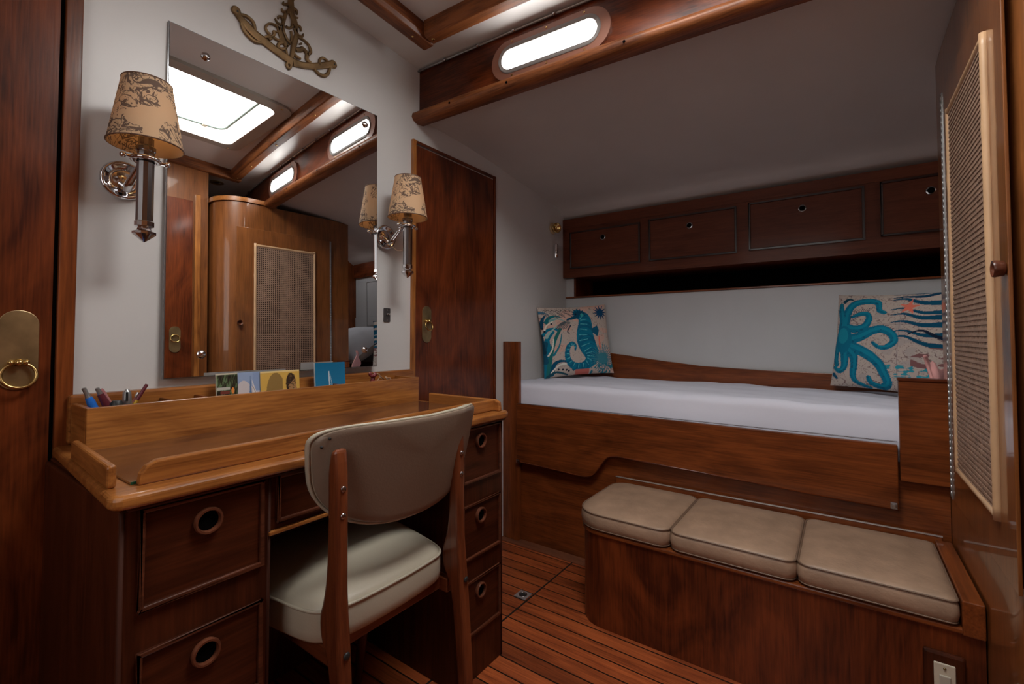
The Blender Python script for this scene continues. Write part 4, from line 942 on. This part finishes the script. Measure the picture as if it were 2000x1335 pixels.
def p_horse(C, U, V):
    C[:] = BASEC; n = noise2(U, V, 50, 21); C[(noise2(U, V, 14, 22) > .18)] = s2l(208, 172, 158); C[np.abs(n) < .02] = s2l(150, 130, 120)
    def Z(p):
        x, y = p; v = (y - 85) / (1170 - 0); xl = 85 + 150 * v; xr = 1130 + 260 * v; return ((x - xl) / (xr - xl), min(1, v))
    g = lambda *P: [Z(p) for p in P]
    for k_ in range(7): stroke(C, U, V, g((150 + k_ * 60, 130), (200 + k_ * 70, 150 + 6 * k_), (240 + 60 * k_, 130)), .004, .004, s2l(90, 80, 84))
    # weeds on the left
    for pts, w0, w1, c in (([(130, 420), (150, 300), (190, 230)], .03, .008, s2l(12, 70, 100)), ([(200, 350), (240, 280), (330, 250), (420, 280)], .03, .006, s2l(20, 110, 120)),
        ([(160, 560), (220, 480), (320, 470), (370, 500)], .02, .02, TEAL), ([(230, 1180), (250, 950), (240, 800), (220, 640), (300, 520)], .07, .018, TEAL), ([(290, 1230), (280, 1000), (320, 700), (400, 480)], .03, .02, s2l(30, 110, 110)),
        ([(340, 1200), (350, 1060), (430, 1010), (540, 1020)], .035, .012, DTEAL), ([(560, 1060), (600, 1090), (680, 1180)], .02, .01, DTEAL), ([(200, 700), (190, 850), (230, 1000)], .03, .03, s2l(18, 84, 110)),
        ([(330, 1180), (420, 1080), (520, 1060), (600, 1090)], .012, .008, s2l(225, 225, 215))): stroke(C, U, V, g(*pts), w0, w1, c)
    for x, y in ((270, 380), (180, 500), (200, 420), (150, 450), (430, 1140), (500, 1150), (360, 1180), (560, 1160), (600, 1180)):
        u, v = Z((x, y)); C[np.hypot(U - u, V - v) < .014] = NAVY
    for k_ in range(14):
        a = k_ / 14 * 3.0 - .4; stroke(C, U, V, g((420, 370), (420 + 130 * math.cos(a), 370 + 120 * math.sin(a))), .003, .006, s2l(80, 90, 96), False)
    for pts, w0, w1, c in (([(110, 180), (180, 190), (240, 230)], .022, .004, s2l(60, 110, 140)), ([(250, 330), (360, 300), (480, 350)], .018, .004, s2l(120, 170, 170)), ([(210, 600), (260, 520), (350, 420)], .018, .006, s2l(150, 190, 186)),
        ([(250, 900), (300, 800), (310, 640)], .012, .008, s2l(220, 220, 208)), ([(330, 900), (400, 760), (430, 560)], .016, .006, s2l(30, 120, 140)), ([(200, 850), (170, 700), (150, 560)], .02, .01, s2l(14, 60, 80)),
        ([(180, 470), (210, 400), (290, 340)], .012, .006, s2l(232, 228, 214)), ([(280, 1240), (400, 1180), (600, 1240)], .02, .01, s2l(30, 80, 96)), ([(560, 430), (520, 520), (550, 570)], .010, .006, s2l(50, 60, 80))): stroke(C, U, V, g(*pts), w0, w1, c)
    for k_ in range(16): stroke(C, U, V, g((130 + k_ * 26, 150 + 3 * k_), (150 + k_ * 30, 215 + 3 * (k_ % 4) * 8)), .003, .005, s2l(96, 96, 100), False)
    # seahorse
    body = [(680, 230), (770, 300), (800, 420), (800, 560), (820, 680), (870, 800), (930, 900), (950, 1000), (900, 1090), (790, 1130), (660, 1100), (570, 1010), (535, 900), (545, 790), (600, 735), (655, 770), (660, 850)]
    wds = np.interp(np.linspace(0, 1, 16), [0, .12, .25, .35, .5, .7, .9, 1], [.062, .085, .12, .105, .055, .034, .022, .008]); pts = [Z(p) for p in body]
    sm = smooth_line(pts, 6); W_ = np.interp(np.linspace(0, 1, len(sm)), np.linspace(0, 1, 16), wds)
    for i in range(len(sm) - 1):
        d, t = seg_d(U, V, sm[i], sm[i + 1]); m = d < W_[i] * (1.0 + (.18 if i % 3 == 0 else 0)); C[m] = TEAL if i % 4 < 2 else s2l(10, 100, 132)
    for i in range(len(sm) - 1):
        if i % 4 == 0:
            p0 = np.array(sm[i]); d_ = np.array(sm[i + 1]) - p0; d_ /= np.hypot(*d_) + 1e-9; nn = np.array((-d_[1], d_[0]))
            stroke(C, U, V, [tuple(p0 + nn * W_[i] * .8), tuple(p0 - nn * W_[i] * .3)], .006, .003, s2l(90, 190, 200), False)
    stroke(C, U, V, g((660, 270), (590, 300), (510, 320)), .032, .012, DTEAL)
    for a in np.linspace(2.6, 6.6, 9):
        c0 = Z((690, 230)); stroke(C, U, V, [c0, (c0[0] + .10 * math.cos(a), c0[1] + .085 * math.sin(a))], .02, .005, s2l(10, 74, 104), False)
    c0 = Z((740, 250)); C[np.hypot(U - c0[0], V - c0[1]) < .026] = s2l(60, 170, 170); c0 = Z((640, 230)); C[np.hypot(U - c0[0], V - c0[1]) < .014] = NAVY
    C[inpoly(U, V, g((910, 500), (1000, 450), (1040, 540), (1020, 640), (930, 570)))] = s2l(16, 90, 120)
    for cxy, r_, nn_, c in (((1040, 230), .11, 12, s2l(14, 70, 110)), ((1150, 1010), .20, 34, s2l(60, 130, 146))):
        c0 = Z(cxy)
        for k_ in range(nn_): a = k_ * 2 * math.pi / nn_; stroke(C, U, V, [c0, (c0[0] + r_ * math.cos(a), c0[1] + r_ * math.sin(a))], .02 if r_ < .15 else .009, .004, c, False)
    C[(V > .93) & (U > .42) & (U < .62)] = s2l(200, 110, 100); C[(noise2(U, V, 60, 23) > .1) & (U > .62) & (V > .86)] = s2l(40, 120, 138)
    stroke(C, U, V, g((1050, 640), (1080, 820)), .008, .014, CORAL)
pillow('throw_pillow', .415, .40, .11, p_horse, 'printed pillow with a teal seahorse leaning in the left corner of the bunk', (-1.197, 2.325, .780), math.atan2(.31, .272), R(9), roll=R(-3.5))
pillow('throw_pillow', .46, .40, .12, p_octo, 'printed pillow with a teal octopus leaning at the wardrobe end of the bunk', (.15, 2.350, .778), R(-30), R(7), roll=R(2))
b = B(); b.lathe([(.001, 0), (.055, 0), (.055, .004), (.001, .004)], (.80, 2.15, deck_z(.8, 2.15) - .012), n=24); fdisc = ST(b.ob('window_4', plain('fill disc glow', (.8, .8, .8), .3, emit=(.95, .98, 1), es=22)))  # added glowing disc under the deck lining, brightens the hidden bunk end
b = B(); b.torus((.80, 2.15, deck_z(.8, 2.15) - .009), .060, .006, (0, 0, 1)); b.ob('fill_disc_rim', BRASS, fdisc, smooth=True)
# white bed pillow and pink cloth beyond the wardrobe
def plainp(C, U, V): C[:] = (.72, .74, .80)
pw = pillow('bed_pillow', .66, .44, .24, plainp, 'plump white bed pillow at the hidden end of the bunk, seen in mirror', (.745, 2.12, .865), R(0), R(58), n=50)
b = B(); g = []
for i in range(26):
    t = i / 25; row = []
    for j in range(9):
        s_ = j / 8; row.append((.210 + .05 * s_ + .03 * t, 2.0 + .07 * s_ + .015 * math.sin(6 * t + s_ * 5), .788 + .15 * (1 - t) * (1 - .35 * s_) + .008 * math.sin(14 * s_ + 4 * t)))
    g.append(row)
b.loft(g, closed=False, cap=False); pk = b.ob('pink_cloth', PINK, smooth=True); md = pk.modifiers.new('solid', 'SOLIDIFY'); md.thickness = .006
T(pk, 'rumpled pink cloth lying on the bunk at the wardrobe corner', 'cloth')

# reading lamp and clip near the bunk corner
y, z_ = onx(1087, 445, W + .03); rd = E('reading_lamp', (W, y, z_ - .03), 'small round brass reading lamp on wall beside the overhead lockers', 'reading lamp')
b = B(); b.lathe([(.001, 0), (.032, 0), (.034, .006), (.028, .012), (.016, .014), (.001, .014)], (W, y, z_), (1, 0, 0), 24); b.ob('lamp_base', plain('yellowed plastic', (.50, .36, .20), .4), rd, smooth=True)
b = B(); b.lathe([(.001, 0), (.018, .004), (.026, .02), (.030, .034), (.026, .036), (.020, .022), (.001, .012)], (W + .012, y, z_), (1, -.5, -.1), 24); b.ob('lamp_head', BRASS, rd, smooth=True)
b = B(); y2, z2 = onx(1087, 490, W + .02); b.lathe([(.001, -.042), (.013, -.040), (.014, -.03), (.014, .034), (.011, .04), (.001, .042)], (W + .016, y2, z2), n=18)
b.box(W, W + .006, y2 + .004, y2 + .022, z2 - .02, z2 + .02); T(b.ob('bottle_opener', CHROME, smooth=True, auto=40), 'upright chrome cylinder fitting on wall below the round reading lamp', 'wall fitting')
# floor drain
dr = E('floor_drain', (-.993, 1.507, 0), 'square chrome floor drain set in the teak planks by the desk', 'floor drain')
dr.location.x = -1.025
dc = dr.location
b = B(); b.box(dc.x - .026, dc.x + .026, dc.y - .026, dc.y + .026, 0, .0025); dp = b.ob('drain_plate', SILV, dr, bevel=.001)
b = B(); b.torus((dc.x, dc.y, .0028), .015, .002, (0, 0, 1), 24, 6); b.ob('lift_ring', GUN, dp, smooth=True)
b = B(); b.lathe([(.012, 0), (.012, .0006)], (dc.x, dc.y, .0025), n=18); b.ob('drain_well', RUB, dp)
